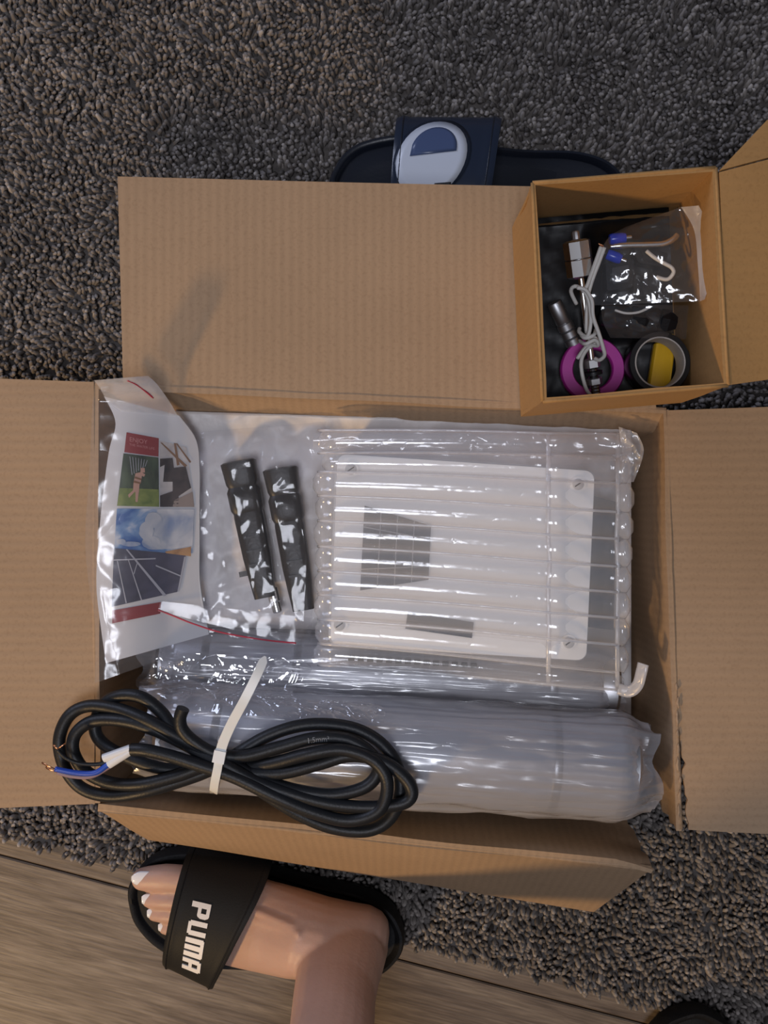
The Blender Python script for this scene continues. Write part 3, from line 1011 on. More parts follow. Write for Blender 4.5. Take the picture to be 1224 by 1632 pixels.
zl = [(252, 972), (275, 981), (305, 993), (345, 1006), (390, 1015), (430, 1021), (472, 1025)]
MB().tube(catmull([P(x, y, 0.2075 - .000045 * (x - 252)) for x, y in zl], 6), 0.0006, 8).build('zip_line', MT['red_zip'], cbag)
MB().grid(px_sheet([(255, 958), (252, 974)], [(500, 985), (472, 1028)], lambda x, y, u, v: 0.2068 - .000045 * (x - 252) + .001 * nz(x * .05, y * .05)), 30, 6).build('zip_strip', MT['film_bag'], cbag)

# ---- instruction manual in a zip bag
BKL = [(166, 632), (184, 673), (174, 717), (164, 789), (156, 874), (154, 939), (161, 1002), (169, 1057)]
BKR = [(285, 662), (312, 700), (318, 745), (318, 800), (318, 860), (318, 920), (325, 970), (333, 1011)]


def bk_z(x, y, u=0, v=0):
    t = (x - 155) / 170.0
    return 0.2235 - 0.030 * t + 0.004 * math.sin(PI * min(1, max(0, t * 1.5))) + 0.002 * math.sin((y - 632) / 80.0)


def bk_fn(u, v):
    return px_sheet(BKL, BKR, bk_z)(u, 1 - v)


manual = thing('instruction_manual', P(240, 850, 0.195), 'white instruction manual with red bands and solar panel pictures', 'booklet')
MB().slab(bk_fn, 20, 40, 0.0007).build('cover', MT['paper'], manual, angle=50)
for k in range(3):
    MB().slab(lambda u, v, k=k: bk_fn(0.012 * (k + 1) + u * (1 - .012 * (k + 1)), .004 + .992 * v) - Vector((0, 0, .0011 * (k + 1))), 14, 30, 0.0005).build('page', MT['paper'], manual, angle=50)


def C5(x, y):
    return (160 + x / 4.082, 660 + y / 4.082)


def on_bk(x, y, e):
    return P(x, y, bk_z(x, y) + e)


def print_quad(name, q, mat, e, parent, n=8, m=8):
    q = [C5(*p) for p in q]   # TL TR BR BL
    def fn(u, v):
        x = (q[3][0] * (1 - u) + q[2][0] * u) * (1 - v) + (q[0][0] * (1 - u) + q[1][0] * u) * v
        y = (q[3][1] * (1 - u) + q[2][1] * u) * (1 - v) + (q[0][1] * (1 - u) + q[1][1] * u) * v
        return on_bk(x, y, e)
    return MB().grid(fn, n, m).build(name, mat, parent)


def ramp_mat(name, cols, scale, rough=0.45, stretch=(1, 1, 1), detail=4, dist=0.5):
    m, nt, N, L, b = M_new(name)
    b.inputs['Roughness'].default_value = rough
    tc = N.new('ShaderNodeTexCoord'); mp = N.new('ShaderNodeMapping'); mp.inputs['Scale'].default_value = stretch
    t = N.new('ShaderNodeTexNoise'); t.inputs['Scale'].default_value = scale; t.inputs['Detail'].default_value = detail; t.inputs['Distortion'].default_value = dist
    L.new(tc.outputs['Object'], mp.inputs[0]); L.new(mp.outputs[0], t.inputs['Vector'])
    r = N.new('ShaderNodeValToRGB')
    e = r.color_ramp.elements
    e[0].position = cols[0][0]; e[0].color = (*cols[0][1], 1)
    e[1].position = cols[-1][0]; e[1].color = (*cols[-1][1], 1)
    for p, c in cols[1:-1]:
        q = e.new(p); q.color = (*c, 1)
    L.new(t.outputs['Fac'], r.inputs['Fac']); L.new(r.outputs[0], b.inputs['Base Color'])
    return m


m_sky = ramp_mat('print_sky', [(.38, (.03, .12, .38)), (.5, (.16, .30, .55)), (.62, (.62, .66, .74))], 42)
m_cloud = ramp_mat('print_cloud', [(.35, (.22, .30, .48)), (.5, (.50, .53, .60)), (.65, (.72, .72, .74))], 40)
m_panel = ramp_mat('print_panel', [(.3, (.018, .020, .045)), (.7, (.075, .075, .13))], 60)
m_trees = ramp_mat('print_trees', [(.3, (.012, .025, .015)), (.7, (.07, .11, .06))], 160, stretch=(1, .25, 1))
m_grass = ramp_mat('print_grass', [(.3, (.10, .16, .03)), (.7, (.28, .33, .08))], 120)
m_sand = ramp_mat('print_sunset', [(.3, (.20, .09, .04)), (.7, (.60, .33, .14))], 90)
m_dark = ramp_mat('print_dark', [(.3, (.012, .010, .012)), (.7, (.07, .05, .05))], 110)
m_skin = plain('print_skin', (.55, .32, .25), .5)
m_palg = ramp_mat('print_pale', [(.3, (.45, .42, .42)), (.7, (.66, .63, .62))], 90)
m_line = plain('print_pale_line', (.42, .43, .50), .5)
m_brn = plain('print_brown', (.22, .11, .05), .5)
E1, E2, E3 = .0004, .0008, .0012
band = print_quad('printed_band', [(170, 118), (380, 157), (378, 277), (155, 248)], MT['red'], E1, manual)
print_quad('printed_band', [(77, 1277), (395, 1222), (390, 1298), (77, 1362)], MT['red'], E1, manual)
pic = print_quad('printed_picture', [(150, 255), (378, 282), (382, 603), (108, 597)], m_trees, E1, manual)
print_quad('grass', [(126, 480), (381, 490), (382, 603), (108, 597)], m_grass, E2, pic)
for k in range(7):   # water spray
    x = 190 + k * 16
    print_quad('spray', [(x + 3 * k, 275 + k * 4), (x + 3 * k + 3, 275 + k * 4), (x + 12 - 2 * k + 6, 395 - k * 9), (x + 8 - 2 * k + 6, 395 - k * 9)], m_line, E2, pic, 2, 4)
for q in ([(262, 350), (288, 350), (290, 380), (260, 380)], [(228, 385), (275, 375), (262, 450), (214, 455)], [(272, 380), (292, 392), (284, 408), (262, 398)],
          [(215, 455), (255, 450), (250, 510), (212, 505)], [(228, 505), (250, 505), (242, 572), (228, 570)], [(180, 525), (218, 490), (224, 505), (186, 545)]):
    print_quad('running_figure', q, m_skin, E3, pic, 3, 3)
for q in ([(226, 405), (268, 420), (266, 430), (222, 418)], [(220, 432), (262, 445), (260, 455), (216, 446)]):
    print_quad('stripe', q, m_brn, E3 + .0002, pic, 3, 2)
cow = print_quad('printed_picture', [(386, 172), (560, 215), (612, 605), (388, 605)], m_palg, E1, manual)
for q, mm in (([(390, 185), (400, 185), (565, 335), (548, 345)], m_brn), ([(478, 188), (492, 190), (515, 330), (498, 335)], m_brn), ([(490, 190), (500, 190), (590, 310), (582, 318)], m_brn),
              ([(388, 290), (470, 285), (490, 440), (388, 440)], m_dark), ([(470, 350), (555, 340), (590, 480), (470, 560)], m_dark), ([(388, 530), (500, 490), (520, 603), (388, 603)], m_dark),
              ([(388, 345), (418, 330), (408, 440), (388, 440)], m_palg), ([(480, 560), (600, 505), (610, 603), (470, 603)], plain('print_ground', (.30, .24, .21), .6))):
    print_quad('cow_shape', q, mm, E2 if mm is not m_palg else E3, cow, 5, 5)
sol = print_quad('printed_picture', [(107, 615), (612, 618), (600, 905), (88, 905)], m_sky, E1, manual, 12, 8)
print_quad('cloud', [(370, 617), (612, 619), (598, 870), (330, 882)], m_cloud, E2, sol, 8, 8)
for bx, by, rx_, ry_ in ((345, 690, 55, 52), (300, 760, 48, 62), (330, 835, 60, 44), (200, 845, 62, 16), (135, 830, 30, 18)):
    vs = [on_bk(*C5(bx, by), E2 + .0002)] + [on_bk(*C5(bx + rx_ * math.cos(a) * (1 + .2 * nz(a * 2, bx)), by + ry_ * math.sin(a) * (1 + .2 * nz(a * 2, by))), E2 + .0002) for a in [2 * PI * k / 20 for k in range(20)]]
    MB().add(vs, [(0, 1 + (k + 1) % 20, 1 + k) for k in range(20)]).build('cloud', m_cloud, sol)
print_quad('sunset', [(420, 895), (590, 862), (588, 925), (430, 905)], m_sand, E3, sol, 6, 3)
pn = print_quad('solar_panel', [(88, 872), (555, 915), (508, 1155), (73, 1255)], m_panel, E2, sol, 12, 8)
for q in ([(84, 945), (360, 936), (360, 944), (84, 954)], [(165, 880), (175, 878), (432, 1180), (412, 1186)], [(545, 930), (558, 925), (512, 1152), (500, 1158)], [(360, 980), (530, 1052), (528, 1060), (360, 990)],
          [(108, 955), (113, 955), (172, 1228), (164, 1230)], [(180, 950), (185, 950), (272, 1210), (264, 1212)], [(215, 1040), (240, 960), (244, 962), (220, 1042)]):
    print_quad('panel_line', q, m_line, E3, pn, 8, 2)


def text_mesh(body, size, extrude=0.0):
    cu = bpy.data.curves.new('lettering', 'FONT')
    cu.body = body; cu.size = size; cu.extrude = extrude; cu.resolution_u = 3
    ob = bpy.data.objects.new('lettering', cu)
    COL.objects.link(ob)
    dg = bpy.context.evaluated_depsgraph_get()
    me = ob.evaluated_get(dg).to_mesh()
    vs = [v.co.copy() for v in me.vertices]; fs = [tuple(p.vertices) for p in me.polygons]
    ob.evaluated_get(dg).to_mesh_clear()
    bpy.data.objects.remove(ob); bpy.data.curves.remove(cu)
    return vs, fs


for body, sz, ox, oy in (('ENJOY', 40, 188, 176), ('THE WATER LIFE', 22, 188, 205)):
    vs, fs = text_mesh(body, sz)
    MB().add([on_bk(*C5(ox + v.x, oy + v.x * .17 - v.y), E2) for v in vs], fs).build('lettering', MT['pink_txt'], band, smooth=False)


def mb_z(x, y, u, v):
    z = bk_z(max(x, 158), y) + 0.0035 + 0.0016 * crinkle(x, y, .016, 6)
    if y < 640: z += 0.030 * sm(640, 600, y) * sm(300, 200, x)
    e = min(u, 1 - u)
    return z - 0.003 * (1 - sm(0, .08, e))
mbag = MB().grid(px_sheet([(152, 606), (147, 650), (143, 740), (136, 850), (140, 920), (150, 980), (152, 1040), (151, 1089)],
                          [(235, 598), (272, 640), (312, 700), (318, 800), (316, 880), (318, 950), (328, 990), (338, 1022)], mb_z), 40, 110).build('zip_bag', MT['film_zip'])
tag(mbag, 'clear zip bag round the instruction manual, its corner standing over the rim', 'bag')
MB().tube(catmull([P(x, y, mb_z(x, y, .5, .5) + .0006) for x, y in ((203, 606), (216, 612), (230, 622), (244, 634))], 5), 0.0007, 6).build('zip_line', MT['red_zip'], mbag)

# ================================================================== POWER CABLE
def C4(x, y):
    return (60 + x / 1.974, 1030 + y / 1.974)


CR = 0.0046
passes = [
    [(458, 196), (448, 225), (455, 262), (492, 300), (560, 338), (650, 346), (760, 318), (870, 290), (970, 292), (1040, 330), (1072, 385), (1035, 440), (940, 466), (840, 458), (740, 432), (650, 390), (572, 352)],
    [(450, 290), (350, 235), (250, 197), (160, 188), (98, 220), (68, 295), (85, 380), (140, 447), (230, 471), (340, 456), (450, 424), (545, 388)],
    [(640, 330), (720, 284), (810, 253), (900, 245), (1000, 260), (1080, 305), (1130, 375), (1142, 460), (1110, 540), (1040, 580), (930, 572), (820, 528), (720, 466), (640, 410), (560, 358)],
    [(470, 312), (380, 268), (280, 236), (180, 234), (122, 272), (112, 330), (150, 392), (230, 430), (330, 433), (440, 408), (545, 375)],
    [(640, 394), (760, 400), (880, 372), (980, 345), (1080, 360), (1152, 410), (1178, 460), (1150, 494), (1050, 506), (930, 498), (820, 472), (700, 430), (590, 372)],
    [(500, 330), (430, 265), (390, 208), (330, 162), (262, 155), (205, 185), (180, 255), (208, 308), (290, 352), (390, 384), (480, 386), (560, 372)],
    [(640, 380), (740, 368), (850, 340), (960, 326), (1060, 362), (1100, 430), (1075, 515), (980, 548), (860, 520), (740, 470), (620, 412), (520, 378), (420, 346), (340, 327), (297, 325)],
]
LAY = [4.2, 2.6, 2.0, 3.4, 5.0, 1.2, 5.8]
cp = []
prev = None
for k, ps in enumerate(passes):
    for i, (x, y) in enumerate(ps):
        px, py = C4(x, y)
        lay = LAY[k]
        if i < 2 and k > 0: lay = LAY[k - 1] + (LAY[k] - LAY[k - 1]) * (i + 1) / 3
        z = 0.231 + 0.0036 * lay
        if px < 250: z -= 0.013 * sm(250, 130, px)
        if py > 1270: z -= 0.004 * sm(1270, 1320, py)
        if k == 0 and i < 3: z += 0.004 * (3 - i) / 3
        cp.append(P(px, py, z))
cable = thing('power_cable', P(370, 1200, 0.215), 'thick black power cable coiled in a flat figure of eight', 'cable')
path = catmull(cp, 8)
MB().tube(path, CR, 12).build('sheath', MT['rubber'], cable, angle=60)
# printed size on the sheath
i0 = min(range(len(path) // 5), key=lambda i: (path[i] - P(*C4(885, 288), .235)).length)
vs, fs = text_mesh('1.5mm²', 0.0052)
c0 = path[i0]; td = (path[i0 + 5] - path[i0 - 5]).normalized()
sdv = Vector((-td.y, td.x, 0)).normalized()
xm = max(v.x for v in vs) / 2
tv = []
for v in vs:
    s = v.x - xm
    # follow the bent sheath
    base = min(path[max(0, i0 - 14):i0 + 15], key=lambda q: abs((q - c0).dot(td) - s))
    ang = (v.y - 0.0018) / CR
    pt = base + td * (s - (base - c0).dot(td)) + sdv * (math.sin(ang) * (CR + .0003)) + Vector((0, 0, math.cos(ang) * (CR + .0003)))
    tv.append(pt)
MB().add(tv, fs).build('size_print', MT['txt_grey'], cable, smooth=False)
endz = cp[-1].z
# white sleeves and the three cores
for (xa, ya, xb, yb) in ((292, 322, 208, 352), (290, 330, 224, 372)):
    MB().tube([P(*C4(xa, ya), endz + .001), P(*C4((xa + xb) / 2, (ya + yb) / 2), endz + .0015), P(*C4(xb, yb), endz + .0005)], 0.0031, 10).build('white_sleeve', MT['white_pl'], cable, angle=50)
MB().tube(catmull([P(*C4(300, 325), endz), P(*C4(285, 335), endz - .003), P(*C4(222, 372), endz - .001), P(*C4(180, 398), endz - .002), P(*C4(120, 398), endz - .003), P(*C4(55, 386), endz - .002)], 6), 0.0020, 8).build('blue_core', MT['blue'], cable)
MB().tube(catmull([P(*C4(300, 328), endz - .002), P(*C4(230, 375), endz - .005), P(*C4(170, 408), endz - .006), P(*C4(110, 408), endz - .006), P(*C4(62, 396), endz - .005)], 6), 0.0018, 8).build('brown_core', MT['mauve'], cable)
MB().tube(catmull([P(*C4(298, 322), endz - .001), P(*C4(215, 366), endz - .003), P(*C4(140, 370), endz - .002), P(*C4(90, 352), endz), P(*C4(62, 325), endz + .002)], 6), 0.0014, 8).build('black_core', MT['rubber'], cable)
for bx, by, ex, ey, zz in ((55, 386, 14, 366, endz - .002), (62, 396, 26, 380, endz - .005), (66, 326, 50, 310, endz + .002), (64, 322, 88, 306, endz + .003)):
    for q in range(5):
        a = P(*C4(bx, by), zz)
        b = P(*C4(ex + 9 * nz(q * 3.1, bx), ey + 9 * nz(q * 2.3, by)), zz + .002 * nz(q * 1.7, 5))
        MB().tube([a, a.lerp(b, .5) + Vector((0, 0, .0006)), b], 0.00045, 5).build('copper_strand', MT['copper'], cable)

tie = thing('cable_tie', P(348, 1205, 0.225), 'white nylon cable tie cinching the coiled black cable', 'cable tie')


def ribbon(pts, hw, th):
    pts = catmull(pts, 6)
    vs = []; n = len(pts)
    for i, p in enumerate(pts):
        t = (pts[min(n - 1, i + 1)] - pts[max(0, i - 1)]).normalized()
        s = t.cross(Vector((0, 0, 1)))
        if s.length < .2: s = Vector((1, 0.2, 0))
        s = s.normalized(); u = s.cross(t).normalized()
        h = hw(i / (n - 1)) if callable(hw) else hw
        vs += [p + s * h + u * th, p - s * h + u * th, p - s * h - u * th, p + s * h - u * th]
    fs = []
    for i in range(n - 1):
        for k in range(4):
            k2 = (k + 1) % 4
            fs.append((i * 4 + k, i * 4 + k2, (i + 1) * 4 + k2, (i + 1) * 4 + k))
    fs += [(3, 2, 1, 0), tuple((n - 1) * 4 + k for k in range(4))]
    return MB().add(vs, fs)


zt = 0.231 + 0.0036 * 5.8 + CR + .0018
ribbon([P(*C4(716, 32), .262), P(*C4(690, 90), .266), P(*C4(650, 170), .267), P(*C4(612, 240), .264), P(*C4(585, 300), zt + .003), P(*C4(572, 345), zt + .001)], lambda t: 0.0008 + 0.0022 * sm(0, .08, t) + .0006 * t, 0.0006).build('tail', MT['tie'], tie, angle=40)
ribbon([P(*C4(574, 338), zt), P(*C4(566, 385), zt), P(*C4(558, 425), zt - .004), P(*C4(554, 455), zt - .014), P(*C4(556, 450), .231), P(*C4(566, 395), .2265), P(*C4(576, 320), .227), P(*C4(580, 290), .236), P(*C4(580, 302), zt - .006), P(*C4(575, 330), zt)], 0.0030, 0.0006).build('band', MT['tie'], tie, angle=40)
hd = P(*C4(572, 347), zt + .0012)
MB().box(hd, (.0082, .0085, .005), Matrix.Rotation(-.2, 3, 'Z')).build('locking_head', MT['tie'], tie, smooth=False)

# ================================================================== SLIDES
OUT = [(0, .004), (.012, .016), (.045, .031), (.11, .043), (.25, .051), (.45, .046), (.65, .041), (.82, .040), (.93, .031), (.985, .015),
       (1, 0), (.985, -.015), (.93, -.031), (.82, -.041), (.65, -.045), (.45, -.051), (.28, -.055), (.14, -.045), (.05, -.028), (.012, -.010)]


def slide(name, label, loc, rot, L, mats, st):
    """local: x from toe (-) to heel (+), y across, z up"""
    Mx = Matrix.Translation(loc) @ Matrix.Rotation(rot, 4, 'Z')
    root = thing(name, loc, label, 'sandal')
    pts = [Vector(((s - .5) * L, y, 0)) for s, y in OUT]
    n = len(pts)
    loop = []
    for i in range(n):
        p0, p1, p2, p3 = pts[i - 1], pts[i], pts[(i + 1) % n], pts[(i + 2) % n]
        for j in range(5):
            t = j / 5
            loop.append(0.5 * ((2 * p1) + (p2 - p0) * t + (2 * p0 - 5 * p1 + 4 * p2 - p3) * t * t + (3 * p1 - p0 - 3 * p2 + p3) * t ** 3))
    N_ = len(loop)

    def ringpts(ins, z, heel=0.0):
        o = []
        for q in loop:
            k = 1 - ins / (L / 2); k2 = 1 - ins / .050
            o.append(Mx @ Vector((q.x * k, q.y * k2, z + heel * sm(.0, .12, q.x))))
        return o
    rings = [ringpts(.006, 0), ringpts(.001, .003), ringpts(0, .010, .002), ringpts(.0006, .020, .006), ringpts(.0025, .0245, .008), ringpts(.005, .0248, .008), ringpts(.0075, .0225, .007), ringpts(.010, .0185, .005)]
    vs = [p for r in rings for p in r]
    fs = [tuple(range(N_))]
    for i in range(len(rings) - 1):
        for k in range(N_):
            k2 = (k + 1) % N_
            fs.append((i * N_ + k2, i * N_ + k, (i + 1) * N_ + k, (i + 1) * N_ + k2))
    fs.append(tuple((len(rings) - 1) * N_ + k for k in range(N_ - 1, -1, -1)))
    MB().add(vs, fs).build('sole', mats[0], root, angle=50)
    fb = [ringpts(.0085, .0195, .006), ringpts(.011, .0205, .005), ringpts(.024, .0195, .004), ringpts(.040, .019, .004)]
    vs = [p for r in fb for p in r]; fs = []
    for i in range(3):
        for k in range(N_):
            k2 = (k + 1) % N_
            fs.append((i * N_ + k2, i * N_ + k, (i + 1) * N_ + k, (i + 1) * N_ + k2))
    fs.append(tuple(3 * N_ + k for k in range(N_ - 1, -1, -1)))
    MB().add(vs, fs).build('footbed', mats[0], root, angle=50)

    yl, zb, h, ex = st['yl'], st['zb'], st['h'], st['ex']

    def S(x, t, e=0.0):
        y = -yl * math.cos(PI * t)
        if y < 0: y *= 1 + st.get('yk', 0) * (x - st['xc'])
        sn = max(0.0, math.sin(PI * t))
        z = zb + h * sn ** ex
        # outward normal in the arch plane
        d = 1e-3
        t2 = min(1, t + d); t1 = max(0, t - d)
        ya, za = -yl * math.cos(PI * t1), zb + h * max(0, math.sin(PI * t1)) ** ex
        yb, zb_ = -yl * math.cos(PI * t2), zb + h * max(0, math.sin(PI * t2)) ** ex
        ty, tz = yb - ya, zb_ - za
        ln = math.hypot(ty, tz) or 1
        z += st.get('slope', 0) * (x - st['xc'])
        return Mx @ Vector((x, y - tz / ln * e, z + ty / ln * e))

    def edge(t):
        return st['x0'](t), st['x1'](t)
    NT, NS = 40, 16
    vs = []
    th = st.get('th', .0035)
    prof = [(0, 0), (0, 1)] + [(k / NS, 1) for k in range(1, NS)] + [(1, 1), (1, 0)] + [(k / NS, 0) for k in range(NS - 1, 0, -1)]
    for i in range(NT + 1):
        t = i / NT
        a, b = edge(t)
        for s, o in prof:
            ee = th * o
            if o and (s < .08 or s > .92): ee = th * (1 + .25)          # padded edge
            if o and s in (0, 1): ee = th * .8
            vs.append(S(a + (b - a) * s, t, ee))
    K = len(prof); fs = []
    for i in range(NT):
        for k in range(K):
            k2 = (k + 1) % K
            fs.append((i * K + k, i * K + k2, (i + 1) * K + k2, (i + 1) * K + k))
    fs += [tuple(range(K - 1, -1, -1)), tuple(NT * K + k for k in range(K))]
    strap = MB().add(vs, fs).build('strap', mats[1], root, angle=60)
    # stitched edge lines
    for s in (.07, .93):
        pts2 = [S(edge(t)[0] + (edge(t)[1] - edge(t)[0]) * s, t, th * 1.2) for t in [.03 + .94 * q / 40 for q in range(41)]]
        MB().tube(pts2, 0.0007, 6).build('stitching', mats[0], strap)
    return root, strap, S, th


# slide worn on the foot
stA = dict(yk=4.2, yl=.0565, zb=.008, h=.069, ex=.62, xc=-.05, slope=.14, th=.0035,
           x0=lambda t: -.081 + .004 * t, x1=lambda t: -.034 + .032 * sm(.1, .9, t))
slA, strapA, SA, thA = slide('slide_sandal', 'black slide sandal with white lettering, worn on the bare foot', P(427, 1450, 0.0055), -math.radians(10.1), 0.256, (MT['sole'], MT['strap']), stA)

# block letters: quads in a 1 x 1 cell, (advance, height)
def bar(x0, y0, x1, y1):
    return [(x0, y0), (x1, y0), (x1, y1), (x0, y1)]


GL = {'P': [bar(0, 0, .34, 1), bar(.34, .82, .80, 1), bar(.34, .36, .80, .54), bar(.66, .54, 1, .82), [(.80, .82), (1, .82), (.9, .96), (.80, 1)], [(.80, .36), (.9, .40), (1, .54), (.80, .54)]],
      'U': [bar(0, .1, .33, 1), bar(.67, .1, 1, 1), bar(.1, 0, .9, .18)],
      'M': [bar(0, 0, .26, .95), bar(.37, 0, .63, .95), bar(.74, 0, 1, .95), bar(.06, .82, .94, 1)],
      'A': [bar(0, 0, .33, .9), bar(.67, 0, 1, .9), bar(.1, .82, .9, 1), bar(.33, .34, .67, .52)]}
adv = 0.024
for ch, wd in (('P', .0118), ('U', .0118), ('M', .0165), ('A', .0118)):
    mb = MB()
    for q in GL[ch]:
        def fn(u, v, q=q):
            x = (q[0][0] * (1 - u) + q[1][0] * u) * (1 - v) + (q[3][0] * (1 - u) + q[2][0] * u) * v
            y = (q[0][1] * (1 - u) + q[1][1] * u) * (1 - v) + (q[3][1] * (1 - u) + q[2][1] * u) * v
            yy = adv - x * wd
            xx = -.0615 + y * .0165
            t = math.acos(max(-1, min(1, -yy / stA['yl']))) / PI
            return SA(xx, t, thA + .0009)
        mb.slab(fn, 4, 3, 0.0009)
    mb.build('letter', MT['white_print'], strapA, smooth=False)
    adv -= wd + .0022

# slide behind the box
stB = dict(yl=.0575, zb=.008, h=.066, ex=.55, xc=-.03, slope=.10, th=.0045,
           x0=lambda t: -.082 + .006 * t, x1=lambda t: -.002 + .020 * t)
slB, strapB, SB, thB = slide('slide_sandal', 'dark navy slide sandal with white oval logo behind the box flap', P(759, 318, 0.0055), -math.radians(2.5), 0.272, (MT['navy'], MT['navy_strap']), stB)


def oval(ring, e, mat, name, par, th=.0008):
    """ring: list of (x,y) on the strap top; fan with thickness"""
    c = (sum(p[0] for p in ring) / len(ring), sum(p[1] for p in ring) / len(ring))
    def at(x, y, ee):
        return SB(x, math.acos(max(-1, min(1, -y / stB['yl']))) / PI, ee)
    vs = [at(c[0], c[1], e)]; n = len(ring); fs = []
    R = 5
    for r in range(1, R + 1):
        for p in ring:
            vs.append(at(c[0] + (p[0] - c[0]) * r / R, c[1] + (p[1] - c[1]) * r / R, e))
    for p in ring: vs.append(at(p[0], p[1], e - th))
    for k in range(n):
        k2 = (k + 1) % n
        fs.append((0, 1 + k, 1 + k2))
        for r in range(R):
            fs.append((1 + r * n + k, 1 + (r + 1) * n + k, 1 + (r + 1) * n + k2, 1 + r * n + k2))
    return MB().add(vs, fs).build(name, mat, par)


def ell(cx, cy, rx, ry, a0=0, a1=2 * PI, n=36, tilt=0.0):
    o = []
    for k in range(n):
        a = a0 + (a1 - a0) * k / (n if a1 - a0 > 6 else n - 1)
        x, y = rx * math.cos(a), ry * math.sin(a)
        o.append((cx + x + tilt * y, cy + y))
    return o
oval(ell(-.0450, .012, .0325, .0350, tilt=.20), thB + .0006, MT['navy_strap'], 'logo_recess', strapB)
lg = oval(ell(-.0455, .011, .0295, .0325, tilt=.20), thB + .0014, MT['logo_white'], 'logo_plate', strapB)
oval([(-.0640, .0115)] + ell(-.0440, .0165, .0195, .0205, 0, PI * .93, 20, tilt=.18), thB + .0022, MT['logo_blue'], 'logo_opening', lg)
oval([(-.042, -.0130), (-.028, -.0120), (-.028, -.0090), (-.042, -.0100)], thB + .0022, MT['black_pl'], 'logo_mark', lg)

# slide peeping in at the lower right edge
stC = dict(stA)
slC, strapC, SCc, thC = slide('slide_sandal', 'black sandal with only its tip showing at the bottom right', P(1096, 1607, .0275) + Vector((0, -.129, -.022)), -math.radians(93), 0.256, (MT['sole'], MT['strap']), stC)

# ================================================================== FOOT AND LEG
def loft_z(mb, secs, K=20):
    """secs: (center Vector, half vectors a, b)"""
    vs = []
    for c, a, b in secs:
        for k in range(K):
            g = 2 * PI * k / K
            vs.append(c + a * math.cos(g) + b * math.sin(g))
    fs = []
    for i in range(len(secs) - 1):
        for k in range(K):
            k2 = (k + 1) % K
            fs.append((i * K + k, i * K + k2, (i + 1) * K + k2, (i + 1) * K + k))
    fs.append(tuple(range(K - 1, -1, -1))); fs.append(tuple((len(secs) - 1) * K + k for k in range(K)))
    mb.add(vs, fs)


ft = MB()
fax = (P(228, 1436, .04) - P(590, 1496, .04)); fax.z = 0; fax.normalize()
fsd = Vector((-fax.y, fax.x, 0))
if fsd.y < 0: fsd = -fsd
secs = []
for px, py, hw, zb_, zt_ in ((618, 1503, .010, .044, .060), (613, 1502, .019, .034, .074), (602, 1501, .0255, .028, .084), (582, 1499, .0295, .026, .094), (552, 1499, .0315, .026, .104), (515, 1495, .033, .026, .112),
                            (470, 1487, .0365, .026, .108), (425, 1477, .039, .026, .089), (380, 1465, .0415, .026, .073), (340, 1455, .0425, .026, .060), (310, 1449, .040, .026, .051), (290, 1445, .035, .027, .045), (276, 1442, .026, .029, .040)):
    zc = (zb_ + zt_) / 2; hz = (zt_ - zb_) / 2
    secs.append((P(px, py, zc), fsd * hw, Vector((0, 0, hz))))
loft_z(ft, secs, 24)
legs = []
for px, py, z, rx, ry in ((558, 1500, .040, .034, .026), (553, 1511, .060, .036, .030), (545, 1530, .085, .0365, .0325), (539, 1555, .105, .0350, .0315), (533, 1590, .130, .0335, .0305), (529, 1640, .165, .0330, .0305)):
    c = P(px, py, z)
    legs.append((c, Vector((rx, -.002, 0)), Vector((.002, ry, 0))))
c = legs[-1][0]
for dz, rx, ry, dy in ((.05, .036, .034, -.018), (.11, .043, .041, -.042), (.18, .050, .048, -.068), (.26, .054, .052, -.10), (.30, .050, .050, -.115)):
    legs.append((c + Vector((-.002, dy, dz)), Vector((rx, 0, 0)), Vector((0, ry, 0))))
loft_z(ft, legs, 24)
# ankle bones and achilles
def blob(mb, c, r, n=10):
    vs = []; fs = []
    rr = r if isinstance(r, tuple) else (r, r, r)
    prof = [(math.sin(PI * i / n) + 1e-4, -math.cos(PI * i / n)) for i in range(n + 1)]
    mb.lathe(prof, 14, Matrix.Translation(c) @ Matrix.Diagonal((rr[0], rr[1], rr[2], 1)))
blob(ft, P(550, 1478, .080), (.012, .008, .012))
blob(ft, P(556, 1546, .080), (.012, .010, .012))
blob(ft, P(580, 1522, .085), (.012, .014, .026))
blob(ft, P(330, 1403, .040), (.020, .014, .013))
TOES = [((345, 1411, .046, .0150), (300, 1403, .043, .0130), (262, 1400, .041, .0128), (228, 1401, .038, .0105)),
        ((345, 1437, .048, .0095), (295, 1437, .048, .0078), (262, 1436, .045, .0074), (238, 1435, .038, .0068)),
        ((345, 1460, .046, .0092), (298, 1460, .046, .0075), (268, 1459, .043, .0070), (246, 1457, .037, .0064)),
        ((345, 1483, .043, .0090), (305, 1483, .043, .0072), (280, 1481, .041, .0066), (263, 1479, .036, .0060)),
        ((350, 1505, .040, .0090), (322, 1506, .040, .0075), (303, 1504, .038, .0066), (290, 1502, .034, .0060))]
for t in TOES:
    pts = [P(a, b, z) for a, b, z, r in t]; rs = [r for *_, r in t]
    pp = catmull(pts, 6)
    d = (pp[-1] - pp[-2]).normalized()
    full = []; rad = []
    for i, q in enumerate(pp):
        full.append(q); x = i / (len(pp) - 1) * 3; k = min(int(x), 2); f = x - k
        rad.append(rs[k] * (1 - f) + rs[k + 1] * f)
    for s, k in ((.45, .9), (.75, .66), (.95, .3)):
        full.append(pp[-1] + d * rs[-1] * s); rad.append(rs[-1] * k)
    nn = len(full) - 1
    ft.tube(full, lambda t, rad=rad, nn=nn: rad[min(nn, int(round(t * nn)))], 14)
